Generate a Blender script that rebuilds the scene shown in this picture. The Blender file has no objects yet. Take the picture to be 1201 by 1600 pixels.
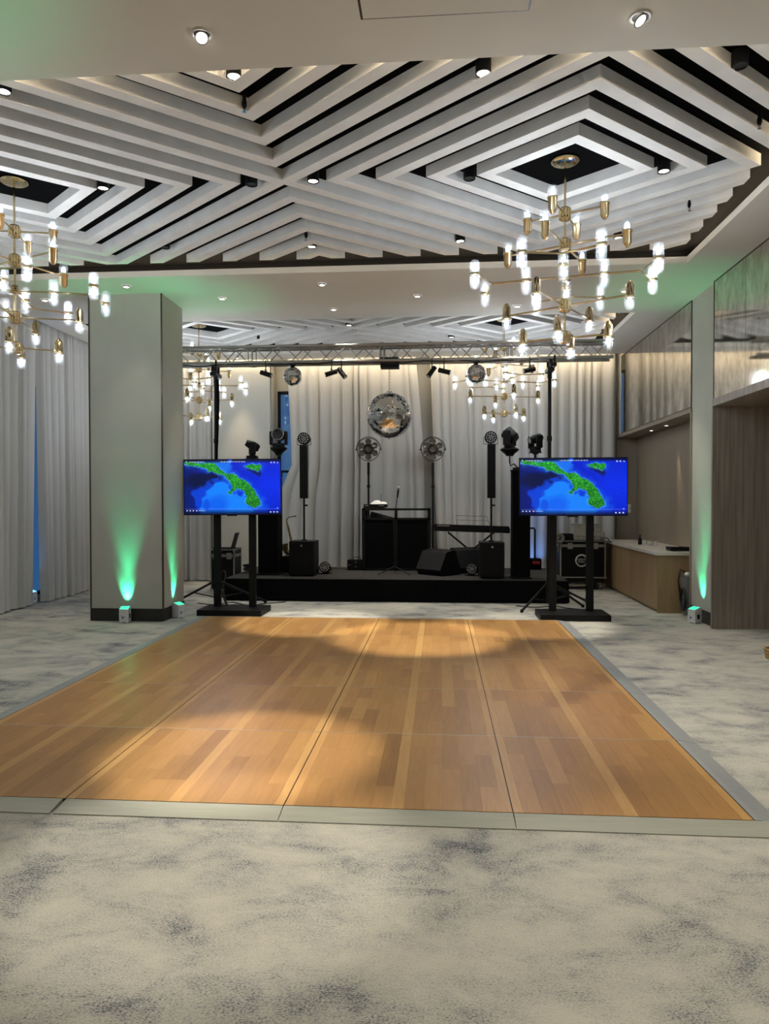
import bpy, bmesh, math, random
import numpy as np
from mathutils import Vector, Matrix, Euler
random.seed(7)
PI = math.pi
SC = bpy.context.scene
COL = SC.collection

# ------------------------------------------------------------------ camera
CAM_H, YAW, PITCH, ROLL, FPX = 1.6617, .0767, -.0160, -.0011, 1113.6
cd = bpy.data.cameras.new('camera')
cd.sensor_fit = 'VERTICAL'; cd.sensor_height = 24.0; cd.sensor_width = 18.0
cd.lens = FPX / 1600 * 24.0
cd.clip_start = .05; cd.clip_end = 100
cam = bpy.data.objects.new('camera', cd); COL.objects.link(cam)
_f = Vector((-math.sin(YAW)*math.cos(PITCH), math.cos(YAW)*math.cos(PITCH), math.sin(PITCH)))
_r = Vector((math.cos(YAW), math.sin(YAW), 0)); _u = _r.cross(_f)
_c, _s = math.cos(ROLL), math.sin(ROLL)
_r2 = _c*_r + _s*_u; _u2 = -_s*_r + _c*_u
M = Matrix((_r2, _u2, -_f)).transposed().to_4x4(); M.translation = (0, 0, CAM_H)
cam.matrix_world = M
SC.camera = cam

# ------------------------------------------------------------------ world, exposure
w = bpy.data.worlds.new('dusk'); SC.world = w; w.use_nodes = True
w.node_tree.nodes['Background'].inputs[0].default_value = (.05, .145, .32, 1)
w.node_tree.nodes['Background'].inputs[1].default_value = .8
SC.view_settings.view_transform = 'Standard'; SC.view_settings.look = 'None'
SC.view_settings.gamma = 1; SC.view_settings.use_curve_mapping = False
SC.view_settings.exposure = 0.0
try:
    SC.cycles.use_denoising = True; SC.cycles.max_bounces = 10; SC.cycles.diffuse_bounces = 5
    SC.cycles.glossy_bounces = 5; SC.cycles.transparent_max_bounces = 16; SC.cycles.transmission_bounces = 6
    SC.cycles.sample_clamp_indirect = 6; SC.cycles.use_light_tree = True
    SC.cycles.caustics_reflective = False; SC.cycles.caustics_refractive = False
except Exception: pass
# light levels (used by the lamp builders below)
P_COFFER, P_RECESS, P_ROOM, P_GREEN, P_LAMP, COVE = 400, 185, 145, 110, 2.5, 60.0
WARM = (1, .90, .74); WARMER = (1, .78, .48)

# ------------------------------------------------------------------ materials
def mat(name, col, rough=.5, metal=0, spec=.5, emit=None, es=1, coat=0):
    m = bpy.data.materials.new(name); m.use_nodes = True
    b = m.node_tree.nodes['Principled BSDF']
    b.inputs['Base Color'].default_value = (*col, 1); b.inputs['Roughness'].default_value = rough
    b.inputs['Metallic'].default_value = metal; b.inputs['Specular IOR Level'].default_value = spec
    if coat: b.inputs['Coat Weight'].default_value = coat; b.inputs['Coat Roughness'].default_value = .15
    if emit: b.inputs['Emission Color'].default_value = (*emit, 1); b.inputs['Emission Strength'].default_value = es
    return m
def nodes(m): return m.node_tree.nodes, m.node_tree.links, m.node_tree.nodes['Principled BSDF']
def vary(m, scale=(3, 3, 3), amt=.12, bump=0, detail=5, coord='Object', rough=0):
    """noise that varies a material's own colour, plus optional fine relief"""
    n, l, b = nodes(m)
    tc = n.new('ShaderNodeTexCoord'); mp = n.new('ShaderNodeMapping'); mp.inputs['Scale'].default_value = scale
    nt = n.new('ShaderNodeTexNoise'); nt.inputs['Scale'].default_value = 1; nt.inputs['Detail'].default_value = detail
    l.new(tc.outputs[coord], mp.inputs[0]); l.new(mp.outputs[0], nt.inputs[0])
    c = b.inputs['Base Color'].default_value[:]
    r = n.new('ShaderNodeValToRGB')
    r.color_ramp.elements[0].position = .3; r.color_ramp.elements[1].position = .7
    r.color_ramp.elements[0].color = (*[x*(1-amt) for x in c[:3]], 1); r.color_ramp.elements[1].color = (*[min(1, x*(1+amt)) for x in c[:3]], 1)
    l.new(nt.outputs[0], r.inputs[0]); l.new(r.outputs[0], b.inputs['Base Color'])
    if bump:
        bp = n.new('ShaderNodeBump'); bp.inputs['Strength'].default_value = bump; bp.inputs['Distance'].default_value = .01
        l.new(nt.outputs[0], bp.inputs['Height']); l.new(bp.outputs[0], b.inputs['Normal'])
    return m

MT = {}
MT['plaster'] = vary(mat('painted_plaster', (.47, .46, .415), .75), (2, 2, 2), .04)
MT['ceiling'] = vary(mat('ceiling_paint', (.72, .69, .63), .8), (1, 1, 1), .03)
MT['beam'] = vary(mat('beam_felt', (.77, .76, .745), .85), (6, 6, 6), .05)
MT['coffer_black'] = mat('coffer_black', (.0022, .0022, .0026), .9, spec=.04)
MT['skirting'] = mat('skirting_black', (.014, .013, .012), .35)
MT['bronze'] = mat('bronze_trim', (.10, .085, .065), .35, .8)
MT['black'] = vary(mat('black_plastic', (.003, .003, .0035), .5, spec=.22), (30, 30, 30), .2)
MT['black_metal'] = mat('black_powdercoat', (.0045, .0045, .005), .5, 0, .22)
MT['black_cloth'] = vary(mat('black_cloth', (.003, .003, .0035), .95, spec=.1), (40, 40, 40), .3, .2)
MT['mesh_black'] = vary(mat('speaker_grille', (.004, .004, .0045), .7, spec=.2), (200, 200, 200), .5, .2)
MT['stage_top'] = vary(mat('stage_carpet', (.035, .034, .032), .9, spec=.2), (60, 60, 60), .2)
MT['alu'] = mat('aluminium', (.36, .36, .35), .38, .9)
MT['ramp'] = vary(mat('ramp_metal', (.27, .285, .295), .5, .15), (3, 40, 3), .06)
MT['ramp_front'] = vary(mat('ramp_front_metal', (.31, .315, .265), .5, .1), (3, 40, 3), .06)
MT['steel_line'] = mat('seam_trim', (.75, .72, .64), .3, .6)
MT['brass'] = mat('polished_brass', (.80, .66, .40), .12, 1)
MT['white_plastic'] = mat('white_plastic', (.72, .72, .74), .4)
MT['grey_plastic'] = vary(mat('grey_plastic', (.22, .22, .23), .6), (20, 20, 20), .1)
MT['chrome'] = mat('chrome', (.8, .8, .82), .12, 1)
MT['mirror_tile'] = mat('mirror_tile', (.80, .80, .82), .04, 1)
MT['lens_glass'] = mat('lens_glass', (.55, .55, .55), .15, .4, coat=1)
MT['amber_glass'] = mat('smoked_lens', (.09, .08, .065), .12, .4, coat=1)
MT['white_cloth'] = mat('white_cloth', (.78, .78, .76), .9)
MT['gold'] = mat('lacquered_brass', (.55, .42, .22), .2, 1)
MT['stone'] = vary(mat('pale_stone_top', (.62, .59, .54), .3), (4, 4, 4), .06)
MT['red'] = mat('red_plastic', (.35, .02, .03), .5)
MT['purple'] = mat('purple_print', (.10, .06, .32), .5)
MT['cable'] = mat('cable_rubber', (.012, .012, .012), .6)
MT['cream_box'] = vary(mat('cream_metal', (.42, .40, .34), .5, .2), (8, 8, 8), .12)
MT['tape'] = mat('tape_roll', (.22, .20, .16), .6)
MT['flower_body'] = mat('dark_bronze', (.03, .022, .015), .4, .4)
MT['door_wood'] = vary(mat('oak_veneer_dark', (.25, .21, .175), .5), (26, 26, 1.2), .28, .05, 8)
MT['niche_wood'] = vary(mat('oak_veneer_taupe', (.26, .215, .165), .45), (2, 22, .8), .14, .04, 8)
MT['cab_wood'] = vary(mat('cabinet_veneer', (.30, .20, .105), .45), (10, 10, 1.2), .14, 0, 6)
MT['basket'] = vary(mat('woven_rattan', (.40, .26, .11), .7), (60, 60, 60), .4, .5)
MT['green_lens'] = mat('green_lens', (.05, .5, .35), .3, emit=(.05, 1, .50), es=1.1)
MT['lamp_lit'] = mat('lit_lens', (.8, .8, .75), .3, emit=(1, .93, .80), es=6)
MT['lamp_off'] = mat('unlit_lens', (.03, .03, .03), .3)
MT['led_strip'] = mat('led_strip', (.8, .8, .7), .5, emit=(1, .80, .52), es=COVE)
def bulb_glow():
    m = bpy.data.materials.new('bulb_core'); m.use_nodes = True; n, l = m.node_tree.nodes, m.node_tree.links; n.clear()
    o = n.new('ShaderNodeOutputMaterial'); a = n.new('ShaderNodeAddShader'); t = n.new('ShaderNodeBsdfTransparent'); e = n.new('ShaderNodeEmission')
    e.inputs[0].default_value = (.88, .95, 1, 1); e.inputs[1].default_value = 1.0
    l.new(t.outputs[0], a.inputs[0]); l.new(e.outputs[0], a.inputs[1]); l.new(a.outputs[0], o.inputs[0]); return m
MT['bulb'] = bulb_glow()
MT['blue_led'] = mat('blue_led', (.1, .2, .5), .3, emit=(.15, .55, 1), es=2.5)

def shade_glass():
    m = bpy.data.materials.new('ribbed_frosted_glass'); m.use_nodes = True
    n, l = m.node_tree.nodes, m.node_tree.links; n.clear()
    o = n.new('ShaderNodeOutputMaterial'); tr = n.new('ShaderNodeBsdfTransparent'); tl = n.new('ShaderNodeBsdfTranslucent')
    gl = n.new('ShaderNodeBsdfGlossy'); gl.inputs['Roughness'].default_value = .08
    tr.inputs[0].default_value = (.95, .98, 1, 1); tl.inputs[0].default_value = (.9, .95, 1, 1)
    m1 = n.new('ShaderNodeMixShader'); m2 = n.new('ShaderNodeMixShader'); m2.inputs[0].default_value = .05
    # ribs: more frosting on each rib
    tc = n.new('ShaderNodeTexCoord'); sp = n.new('ShaderNodeSeparateXYZ'); at = n.new('ShaderNodeMath'); at.operation = 'ARCTAN2'
    mu = n.new('ShaderNodeMath'); mu.operation = 'MULTIPLY'; mu.inputs[1].default_value = 14
    si = n.new('ShaderNodeMath'); si.operation = 'SINE'; mr = n.new('ShaderNodeMapRange')
    mr.inputs[1].default_value = -1; mr.inputs[2].default_value = 1; mr.inputs[3].default_value = .016; mr.inputs[4].default_value = .040
    l.new(tc.outputs['Object'], sp.inputs[0]); l.new(sp.outputs[1], at.inputs[0]); l.new(sp.outputs[0], at.inputs[1])
    l.new(at.outputs[0], mu.inputs[0]); l.new(mu.outputs[0], si.inputs[0]); l.new(si.outputs[0], mr.inputs[0])
    l.new(mr.outputs[0], m1.inputs[0]); l.new(tr.outputs[0], m1.inputs[1]); l.new(tl.outputs[0], m1.inputs[2])
    l.new(m1.outputs[0], m2.inputs[1]); l.new(gl.outputs[0], m2.inputs[2]); l.new(m2.outputs[0], o.inputs[0])
    return m
MT['shade'] = shade_glass()
def pane_glass():
    m = bpy.data.materials.new('window_glass'); m.use_nodes = True
    n, l = m.node_tree.nodes, m.node_tree.links; n.clear()
    o = n.new('ShaderNodeOutputMaterial'); tr = n.new('ShaderNodeBsdfTransparent'); gl = n.new('ShaderNodeBsdfGlossy')
    gl.inputs['Roughness'].default_value = .02; tr.inputs[0].default_value = (.85, .93, .98, 1)
    mx = n.new('ShaderNodeMixShader'); mx.inputs[0].default_value = .08
    l.new(tr.outputs[0], mx.inputs[1]); l.new(gl.outputs[0], mx.inputs[2]); l.new(mx.outputs[0], o.inputs[0]); return m
MT['pane'] = pane_glass()
def curtain_cloth():
    m = bpy.data.materials.new('sheer_curtain'); m.use_nodes = True
    n, l = m.node_tree.nodes, m.node_tree.links; b = n['Principled BSDF']; o = n['Material Output']
    b.inputs['Base Color'].default_value = (.60, .585, .56, 1); b.inputs['Roughness'].default_value = .9; b.inputs['Specular IOR Level'].default_value = .1
    tl = n.new('ShaderNodeBsdfTranslucent'); tl.inputs[0].default_value = (.55, .55, .56, 1)
    mx = n.new('ShaderNodeMixShader'); mx.inputs[0].default_value = .10
    l.new(b.outputs[0], mx.inputs[1]); l.new(tl.outputs[0], mx.inputs[2]); l.new(mx.outputs[0], o.inputs[0]); return m
MT['curtain'] = curtain_cloth()
def carpet():
    m = mat('mottled_carpet', (.4, .4, .38), .95, spec=.15); n, l, b = nodes(m)
    tc = n.new('ShaderNodeTexCoord')
    def noise(scale, detail, rough=.55, off=(0, 0, 0), dist=0):
        mp = n.new('ShaderNodeMapping'); mp.inputs['Scale'].default_value = scale; mp.inputs['Location'].default_value = off
        t = n.new('ShaderNodeTexNoise'); t.inputs['Scale'].default_value = 1; t.inputs['Detail'].default_value = detail
        t.inputs['Roughness'].default_value = rough; t.inputs['Distortion'].default_value = dist
        l.new(tc.outputs['Object'], mp.inputs[0]); l.new(mp.outputs[0], t.inputs[0]); return t.outputs[0]
    def math_(op, a, b_, c=None):
        q = n.new('ShaderNodeMath'); q.operation = op
        for i, v in enumerate((a, b_, c)):
            if v is None: continue
            if isinstance(v, (int, float)): q.inputs[i].default_value = v
            else: l.new(v, q.inputs[i])
        return q.outputs[0]
    big = noise((.95, 1.15, 1), 6, .62, (3.1, 1.7, 0), .9)
    mid = noise((2.6, 4.2, 1), 7, .68, (8, 2, 0), .4)
    fine = noise((22, 110, 1), 4, .75)
    fine2 = noise((105, 185, 1), 1.5, .6, (5, 5, 0))
    v = math_('MULTIPLY_ADD', mid, .70, math_('MULTIPLY', big, .60))
    v = math_('MULTIPLY_ADD', math_('SUBTRACT', fine, .5), .30, v)
    v = math_('MULTIPLY_ADD', math_('SUBTRACT', fine2, .5), .62, v)
    r = n.new('ShaderNodeValToRGB'); cr = r.color_ramp
    cr.elements[0].position = .44; cr.elements[0].color = (.075, .08, .10, 1)
    cr.elements[1].position = .82; cr.elements[1].color = (.49, .475, .415, 1)
    for p, c in ((.505, (.17, .175, .19)), (.562, (.285, .29, .28)), (.645, (.39, .38, .345))):
        e = cr.elements.new(p); e.color = (*c, 1)
    l.new(v, r.inputs[0]); l.new(r.outputs[0], b.inputs['Base Color'])
    bp = n.new('ShaderNodeBump'); bp.inputs['Strength'].default_value = .25; bp.inputs['Distance'].default_value = .004
    l.new(fine2, bp.inputs['Height']); l.new(bp.outputs[0], b.inputs['Normal'])
    return m
MT['carpet'] = carpet()
def plank_wood():
    m = mat('maple_laminate', (.5, .28, .1), .36, spec=.32); n, l, b = nodes(m)
    at = n.new('ShaderNodeAttribute'); at.attribute_name = 'tone'
    tc = n.new('ShaderNodeTexCoord'); mp = n.new('ShaderNodeMapping'); mp.inputs['Scale'].default_value = (26, 2.2, 1)
    ad = n.new('ShaderNodeVectorMath'); ad.operation = 'MULTIPLY_ADD'; ad.inputs[1].default_value = (37, 53, 11)
    l.new(at.outputs['Color'], ad.inputs[0]); l.new(tc.outputs['Object'], ad.inputs[2]); l.new(ad.outputs[0], mp.inputs[0])
    nt = n.new('ShaderNodeTexNoise'); nt.inputs['Scale'].default_value = 1; nt.inputs['Detail'].default_value = 8; nt.inputs['Distortion'].default_value = 1.6
    l.new(mp.outputs[0], nt.inputs[0])
    sx = n.new('ShaderNodeSeparateColor'); l.new(at.outputs['Color'], sx.inputs[0])
    mu = n.new('ShaderNodeMath'); mu.operation = 'MULTIPLY_ADD'; mu.inputs[1].default_value = .42; l.new(nt.outputs[0], mu.inputs[0])
    l.new(sx.outputs[0], mu.inputs[2])
    r = n.new('ShaderNodeValToRGB'); cr = r.color_ramp
    cr.elements[0].position = .15; cr.elements[0].color = (.235, .115, .038, 1)
    cr.elements[1].position = 1.05 if False else 1.0; cr.elements[1].color = (.56, .345, .135, 1)
    e = cr.elements.new(.55); e.color = (.38, .205, .070, 1)
    l.new(mu.outputs[0], r.inputs[0]); l.new(r.outputs[0], b.inputs['Base Color'])
    return m
MT['plank'] = plank_wood()
def antique_mirror():
    m = mat('antique_mirror', (.5, .48, .44), .06, 1); n, l, b = nodes(m); o = n['Material Output']
    tc = n.new('ShaderNodeTexCoord'); mp = n.new('ShaderNodeMapping'); mp.inputs['Scale'].default_value = (3, 3.2, 1.6)
    nt = n.new('ShaderNodeTexNoise'); nt.inputs['Scale'].default_value = 1.6; nt.inputs['Detail'].default_value = 9; nt.inputs['Roughness'].default_value = .7
    l.new(tc.outputs['Object'], mp.inputs[0]); l.new(mp.outputs[0], nt.inputs[0])
    r = n.new('ShaderNodeValToRGB'); r.color_ramp.elements[0].position = .32; r.color_ramp.elements[1].position = .66
    r.color_ramp.elements[0].color = (.52, .48, .41, 1); r.color_ramp.elements[1].color = (.86, .84, .79, 1)
    l.new(nt.outputs[0], r.inputs[0]); l.new(r.outputs[0], b.inputs['Base Color'])
    df = n.new('ShaderNodeBsdfDiffuse'); df.inputs[0].default_value = (.34, .32, .27, 1)
    mr = n.new('ShaderNodeMapRange'); mr.inputs[1].default_value = .62; mr.inputs[2].default_value = .36; mr.inputs[3].default_value = .02; mr.inputs[4].default_value = .22
    l.new(nt.outputs[0], mr.inputs[0])
    mx = n.new('ShaderNodeMixShader'); l.new(mr.outputs[0], mx.inputs[0]); l.new(b.outputs[0], mx.inputs[1]); l.new(df.outputs[0], mx.inputs[2]); l.new(mx.outputs[0], o.inputs[0])
    return m
MT['mirror'] = antique_mirror()
def screen_mat():
    m = bpy.data.materials.new('screen_picture'); m.use_nodes = True; n, l, b = nodes(m)
    at = n.new('ShaderNodeAttribute'); at.attribute_name = 'picture'
    b.inputs['Base Color'].default_value = (.004, .004, .004, 1); b.inputs['Roughness'].default_value = .25
    l.new(at.outputs['Color'], b.inputs['Emission Color']); b.inputs['Emission Strength'].default_value = 1.0
    return m
MT['screen'] = screen_mat()

# ------------------------------------------------------------------ mesh helpers
def frame(d):
    d = Vector(d).normalized(); a = Vector((0, 0, 1)) if abs(d.z) < .95 else Vector((1, 0, 0))
    x = a.cross(d).normalized(); return x, d.cross(x), d
class MB:
    def __init__(s): s.v = []; s.f = []; s.sm = []
    def add(s, vs, fs, sm=False):
        o = len(s.v); s.v += [tuple(v) for v in vs]; s.f += [tuple(i+o for i in f) for f in fs]; s.sm += [sm]*len(fs); return s
    def box(s, c, d, rot=None, b=0):
        if b:
            bm = bmesh.new(); bmesh.ops.create_cube(bm, size=1)
            for v in bm.verts: v.co = Vector((v.co.x*d[0], v.co.y*d[1], v.co.z*d[2]))
            bmesh.ops.bevel(bm, geom=bm.edges[:], offset=b, segments=2, profile=.7, affect='EDGES')
            bm.verts.index_update(); vs = [v.co.copy() for v in bm.verts]; fs = [[v.index for v in f.verts] for f in bm.faces]; bm.free()
        else:
            vs = [Vector((x*d[0]/2, y*d[1]/2, z*d[2]/2)) for x in (-1, 1) for y in (-1, 1) for z in (-1, 1)]
            fs = [(0, 1, 3, 2), (4, 6, 7, 5), (0, 4, 5, 1), (2, 3, 7, 6), (0, 2, 6, 4), (1, 5, 7, 3)]
        if rot: R = Euler(rot).to_matrix(); vs = [R @ v for v in vs]
        c = Vector(c); return s.add([v+c for v in vs], fs)
    def bb(s, x0, x1, y0, y1, z0, z1, b=0): return s.box(((x0+x1)/2, (y0+y1)/2, (z0+z1)/2), (abs(x1-x0), abs(y1-y0), abs(z1-z0)), None, b)
    def cyl(s, p0, p1, r0, r1=None, n=12, cap=True):
        p0, p1 = Vector(p0), Vector(p1); r1 = r0 if r1 is None else r1; x, y, d = frame(p1-p0)
        ring = lambda p, r: [p + x*r*math.cos(2*PI*i/n) + y*r*math.sin(2*PI*i/n) for i in range(n)]
        a, b_ = ring(p0, r0), ring(p1, r1)
        s.add(a+b_, [(i, (i+1) % n, n+(i+1) % n, n+i) for i in range(n)], True)
        if cap:
            s.add(a, [tuple(range(n))[::-1]]); s.add(b_, [tuple(range(n))])
        return s
    def tube(s, pts, r, n=6):
        pts = [Vector(p) for p in pts]; rings = []; x = None
        for i, p in enumerate(pts):
            d = (pts[min(i+1, len(pts)-1)] - pts[max(i-1, 0)]).normalized()
            if x is None: x = frame(d)[0]
            else: x = (x - d*x.dot(d)).normalized()
            y = d.cross(x); rings.append([p + x*r*math.cos(2*PI*k/n) + y*r*math.sin(2*PI*k/n) for k in range(n)])
        vs = [v for q in rings for v in q]; fs = []
        for i in range(len(rings)-1):
            for k in range(n): fs.append((i*n+k, i*n+(k+1) % n, (i+1)*n+(k+1) % n, (i+1)*n+k))
        s.add(vs, fs, True); s.add(rings[0], [tuple(range(n))[::-1]]); s.add(rings[-1], [tuple(range(n))]); return s
    def lathe(s, prof, n=20, mtx=None, sharp=False):
        """profile of (r, z) turned about z"""
        mtx = mtx or Matrix(); segs = [(prof[i], prof[i+1]) for i in range(len(prof)-1)] if sharp else None
        def rows(P):
            vs = [mtx @ Vector((r*math.cos(2*PI*k/n), r*math.sin(2*PI*k/n), z)) for r, z in P for k in range(n)]
            fs = [(i*n+k, i*n+(k+1) % n, (i+1)*n+(k+1) % n, (i+1)*n+k) for i in range(len(P)-1) for k in range(n)]
            s.add(vs, fs, True)
        if sharp:
            for q in segs: rows(q)
        else: rows(prof)
        return s
    def torus(s, c, R, r, axis=(0, 0, 1), n=32, m=8, a0=0, a1=2*PI):
        x, y, d = frame(axis); c = Vector(c); full = abs(a1-a0-2*PI) < 1e-6; N = n if full else n+1
        vs = []
        for i in range(N):
            a = a0+(a1-a0)*i/n; e = x*math.cos(a)+y*math.sin(a)
            for k in range(m): b_ = 2*PI*k/m; vs.append(c+e*(R+r*math.cos(b_))+d*r*math.sin(b_))
        fs = [(i*m+k, ((i+1) % N)*m+k, ((i+1) % N)*m+(k+1) % m, i*m+(k+1) % m) for i in range(n) for k in range(m)]
        return s.add(vs, fs, True)
    def prism(s, poly, z0, z1, mtx=None):
        mtx = mtx or Matrix(); n = len(poly)
        a = [mtx @ Vector((x, y, z0)) for x, y in poly]; b_ = [mtx @ Vector((x, y, z1)) for x, y in poly]
        return s.add(a+b_, [tuple(range(n))[::-1], tuple(range(n, 2*n))] + [(i, (i+1) % n, n+(i+1) % n, n+i) for i in range(n)])
    def mesh(s, name, m, tone=None):
        me = bpy.data.meshes.new(name); me.from_pydata(s.v, [], s.f); me.polygons.foreach_set('use_smooth', s.sm)
        if tone is not None:
            at = me.attributes.new('tone', 'FLOAT_COLOR', 'POINT'); at.data.foreach_set('color', np.array(tone, dtype=np.float32).ravel())
        if m is not None: me.materials.append(m)
        me.update(); return me
    def build(s, name, m, parent=None, loc=None, rot=None):
        return obj(name, s.mesh(name, m), parent, loc, rot)
def obj(name, me, parent=None, loc=None, rot=None):
    o = bpy.data.objects.new(name, me); COL.objects.link(o)
    if parent: o.parent = parent
    if loc is not None: o.location = loc
    if rot is not None: o.rotation_euler = rot
    return o
def tag(o, label, cat, group=None):
    o['label'] = label; o['category'] = cat
    if group: o['group'] = group
    return o
def thing(name, label, cat, loc=(0, 0, 0), rz=0, group=None):
    o = obj(name, None, None, loc, (0, 0, rz)); return tag(o, label, cat, group)
def struct(o, label=None):
    o['kind'] = 'structure'
    if label: o['label'] = label
    return o
def boxes(*bs):
    m = MB()
    for b in bs: m.bb(*b)
    return m
def lamp(name, kind, loc, aim, power, col, parent=None, size=.03, spot=60, blend=.6):
    d = bpy.data.lights.new(name, kind); d.energy = power; d.color = col; d.shadow_soft_size = size
    if kind == 'SPOT': d.spot_size = math.radians(spot); d.spot_blend = blend
    o = obj(name, d, parent, loc); o.rotation_euler = Vector(aim).to_track_quat('-Z', 'Y').to_euler(); return o
def text_into(mb, string, size, mtx, depth=.001):
    c = bpy.data.curves.new('lettering', 'FONT'); c.body = string; c.size = size; c.align_x = 'CENTER'; c.align_y = 'CENTER'; c.extrude = depth
    o = bpy.data.objects.new('lettering', c); me = bpy.data.meshes.new_from_object(o)
    mb.add([mtx @ v.co for v in me.vertices], [tuple(p.vertices) for p in me.polygons])
    bpy.data.objects.remove(o); bpy.data.meshes.remove(me); bpy.data.curves.remove(c)

# ================================================================== SETTING
XL, XR, YB, YF, ZC = -6.70, 3.58, 14.75, -3.6, 4.5
fl = struct(boxes((XL-.2, 5.3, YF-.2, YB+.2, -.06, 0)).build('floor', MT['carpet']), 'mottled grey and beige carpet floor')
# --- ceiling: soffit with two coffers
CF = [(-5.83, 2.95, 4.65, 8.82), (-5.83, 2.95, 11.08, 13.62)]
T0, T1 = 4.5, 4.575
px0, py1 = -6.30, 14.12                       # curtain pocket edges
ceil_b = boxes((px0, 5.3, YF-.1, 4.65, T0, T1), (px0, 5.3, 8.82, 11.08, T0, T1), (px0, 5.3, 13.62, py1, T0, T1))
for c in CF: ceil_b.bb(px0, c[0], c[2], c[3], T0, T1); ceil_b.bb(c[1], 5.3, c[2], c[3], T0, T1)
ceiling = struct(ceil_b.build('ceiling', MT['ceiling']), 'pale plaster ceiling with two recessed coffers of slanting beams')
boxes((XL-.2, 5.3, YF-.2, YB+.2, 5.0, 5.06)).build('upper_slab', MT['coffer_black'], ceiling)
for c in CF:
    g = .17
    boxes((c[0]-g, c[1]+g, c[2]-g, c[3]+g, 4.702, 4.74)).build('coffer_top', MT['coffer_black'], ceiling)
    boxes((c[0]-g-.03, c[0]-g, c[2]-g, c[3]+g, T1, 4.74), (c[1]+g, c[1]+g+.03, c[2]-g, c[3]+g, T1, 4.74),
          (c[0]-g, c[1]+g, c[2]-g-.03, c[2]-g, T1, 4.74), (c[0]-g, c[1]+g, c[3]+g, c[3]+g+.03, T1, 4.74)).build('coffer_side', MT['coffer_black'], ceiling)
def clip(poly, a, b, c):                      # keep a*x+b*y<=c
    out = []
    for i in range(len(poly)):
        p, q = poly[i], poly[(i+1) % len(poly)]; dp, dq = a*p[0]+b*p[1]-c, a*q[0]+b*q[1]-c
        if dp <= 0: out.append(p)
        if dp*dq < 0: t = dp/(dp-dq); out.append((p[0]+(q[0]-p[0])*t, p[1]+(q[1]-p[1])*t))
    return out
DX = (1.117, -3.99); MID = -1.4365
def beams(cy, x0, x1, y0, y1):
    for cx in DX:
        for k in range(11):
            hx = .78+.4575*k; hi = hx-.165; r = .842
            O = [(cx+hx, cy), (cx, cy+hx*r), (cx-hx, cy), (cx, cy-hx*r)]; I = [(cx+hi, cy), (cx, cy+hi*r), (cx-hi, cy), (cx, cy-hi*r)]
            for e in range(4):
                f = (e+1) % 4; P = [O[e], O[f], I[f], I[e]]
                P = clip(P, 1, 0, x1); P = clip(P, -1, 0, -x0) if P else P
                P = clip(P, 0, 1, y1) if P else P; P = clip(P, 0, -1, -y0) if P else P
                if P: P = clip(P, -1, 0, -MID) if cx > MID else clip(P, 1, 0, MID)
                if len(P) < 3: continue
                A = abs(sum(P[i][0]*P[(i+1) % len(P)][1]-P[(i+1) % len(P)][0]*P[i][1] for i in range(len(P))))/2
                if A < .004: continue
                B = sum(P[i][0]*P[(i+1) % len(P)][1]-P[(i+1) % len(P)][0]*P[i][1] for i in range(len(P)))
                if B < 0: P = P[::-1]
                MB().prism(P, 4.6, 4.701).build('beam', MT['beam'], ceiling)
beams(6.535, -5.69, 2.82, 4.70, 8.62)
beams(12.12, -5.69, 2.82, 11.13, 13.45)
# access hatch with a dark joint
boxes((-.462, .521, 3.30, 4.228, 4.4985, 4.502)).build('hatch_joint', MT['skirting'], ceiling)
boxes((-.448, .510, 3.31, 4.219, 4.4965, 4.5)).build('access_hatch', MT['ceiling'], ceiling)
# led strips: ledge of each coffer and the curtain pockets
def led(label, *b):
    tag(boxes(b).build('led_strip', MT['led_strip']), label, 'light strip', 'hidden led strips')
c = CF[0]
led('hidden led strip on the far ledge of the front coffer', c[0], c[1], 8.88, 8.90, 4.576, 4.586)
led('hidden led strip on the right ledge of the front coffer', 3.02, 3.04, 4.7, 8.8, 4.576, 4.586)
led('hidden led strip on the near ledge of the front coffer', c[0], c[1], 4.54, 4.56, 4.576, 4.586)
led('hidden led strip on the right ledge of the rear coffer', 3.02, 3.04, 11.1, 13.6, 4.576, 4.586)
led('hidden led strip above the back wall curtains', -6.2, 3.5, 14.14, 14.165, 4.56, 4.568)
led('hidden led strip above the left wall curtains', -6.285, -6.26, -3.2, 14.0, 4.56, 4.568)
# --- walls
def wall_y(name, y0, y1, x0, x1, holes, m):
    b = MB(); x = x0
    for a, c_, z0, z1 in holes:
        b.bb(x, a, y0, y1, 0, 5.0); b.bb(a, c_, y0, y1, 0, z0); b.bb(a, c_, y0, y1, z1, 5.0); x = c_
    b.bb(x, x1, y0, y1, 0, 5.0); return struct(b.build(name, m), 'plain plaster back wall behind the curtains')
HB = [(-3.38, -2.90, .1, 3.95), (3.36, 3.535, .1, 4.3)]
wall_y('wall_back', YB, YB+.2, XL, 5.3, HB, MT['plaster'])
b = boxes((XL-.2, XL, YF, 10.9, 0, 5.0), (XL-.2, XL, 12.1, YB, 0, 5.0), (XL-.2, XL, 10.9, 12.1, 0, .08), (XL-.2, XL, 10.9, 12.1, 3.6, 5.0))
struct(b.build('wall_left', MT['plaster']), 'left wall behind the long grey curtains')
struct(boxes((XL, 5.3, YF-.2, YF, 0, 5.0)).build('wall_front', MT['plaster']), 'plain wall behind the camera')
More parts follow.
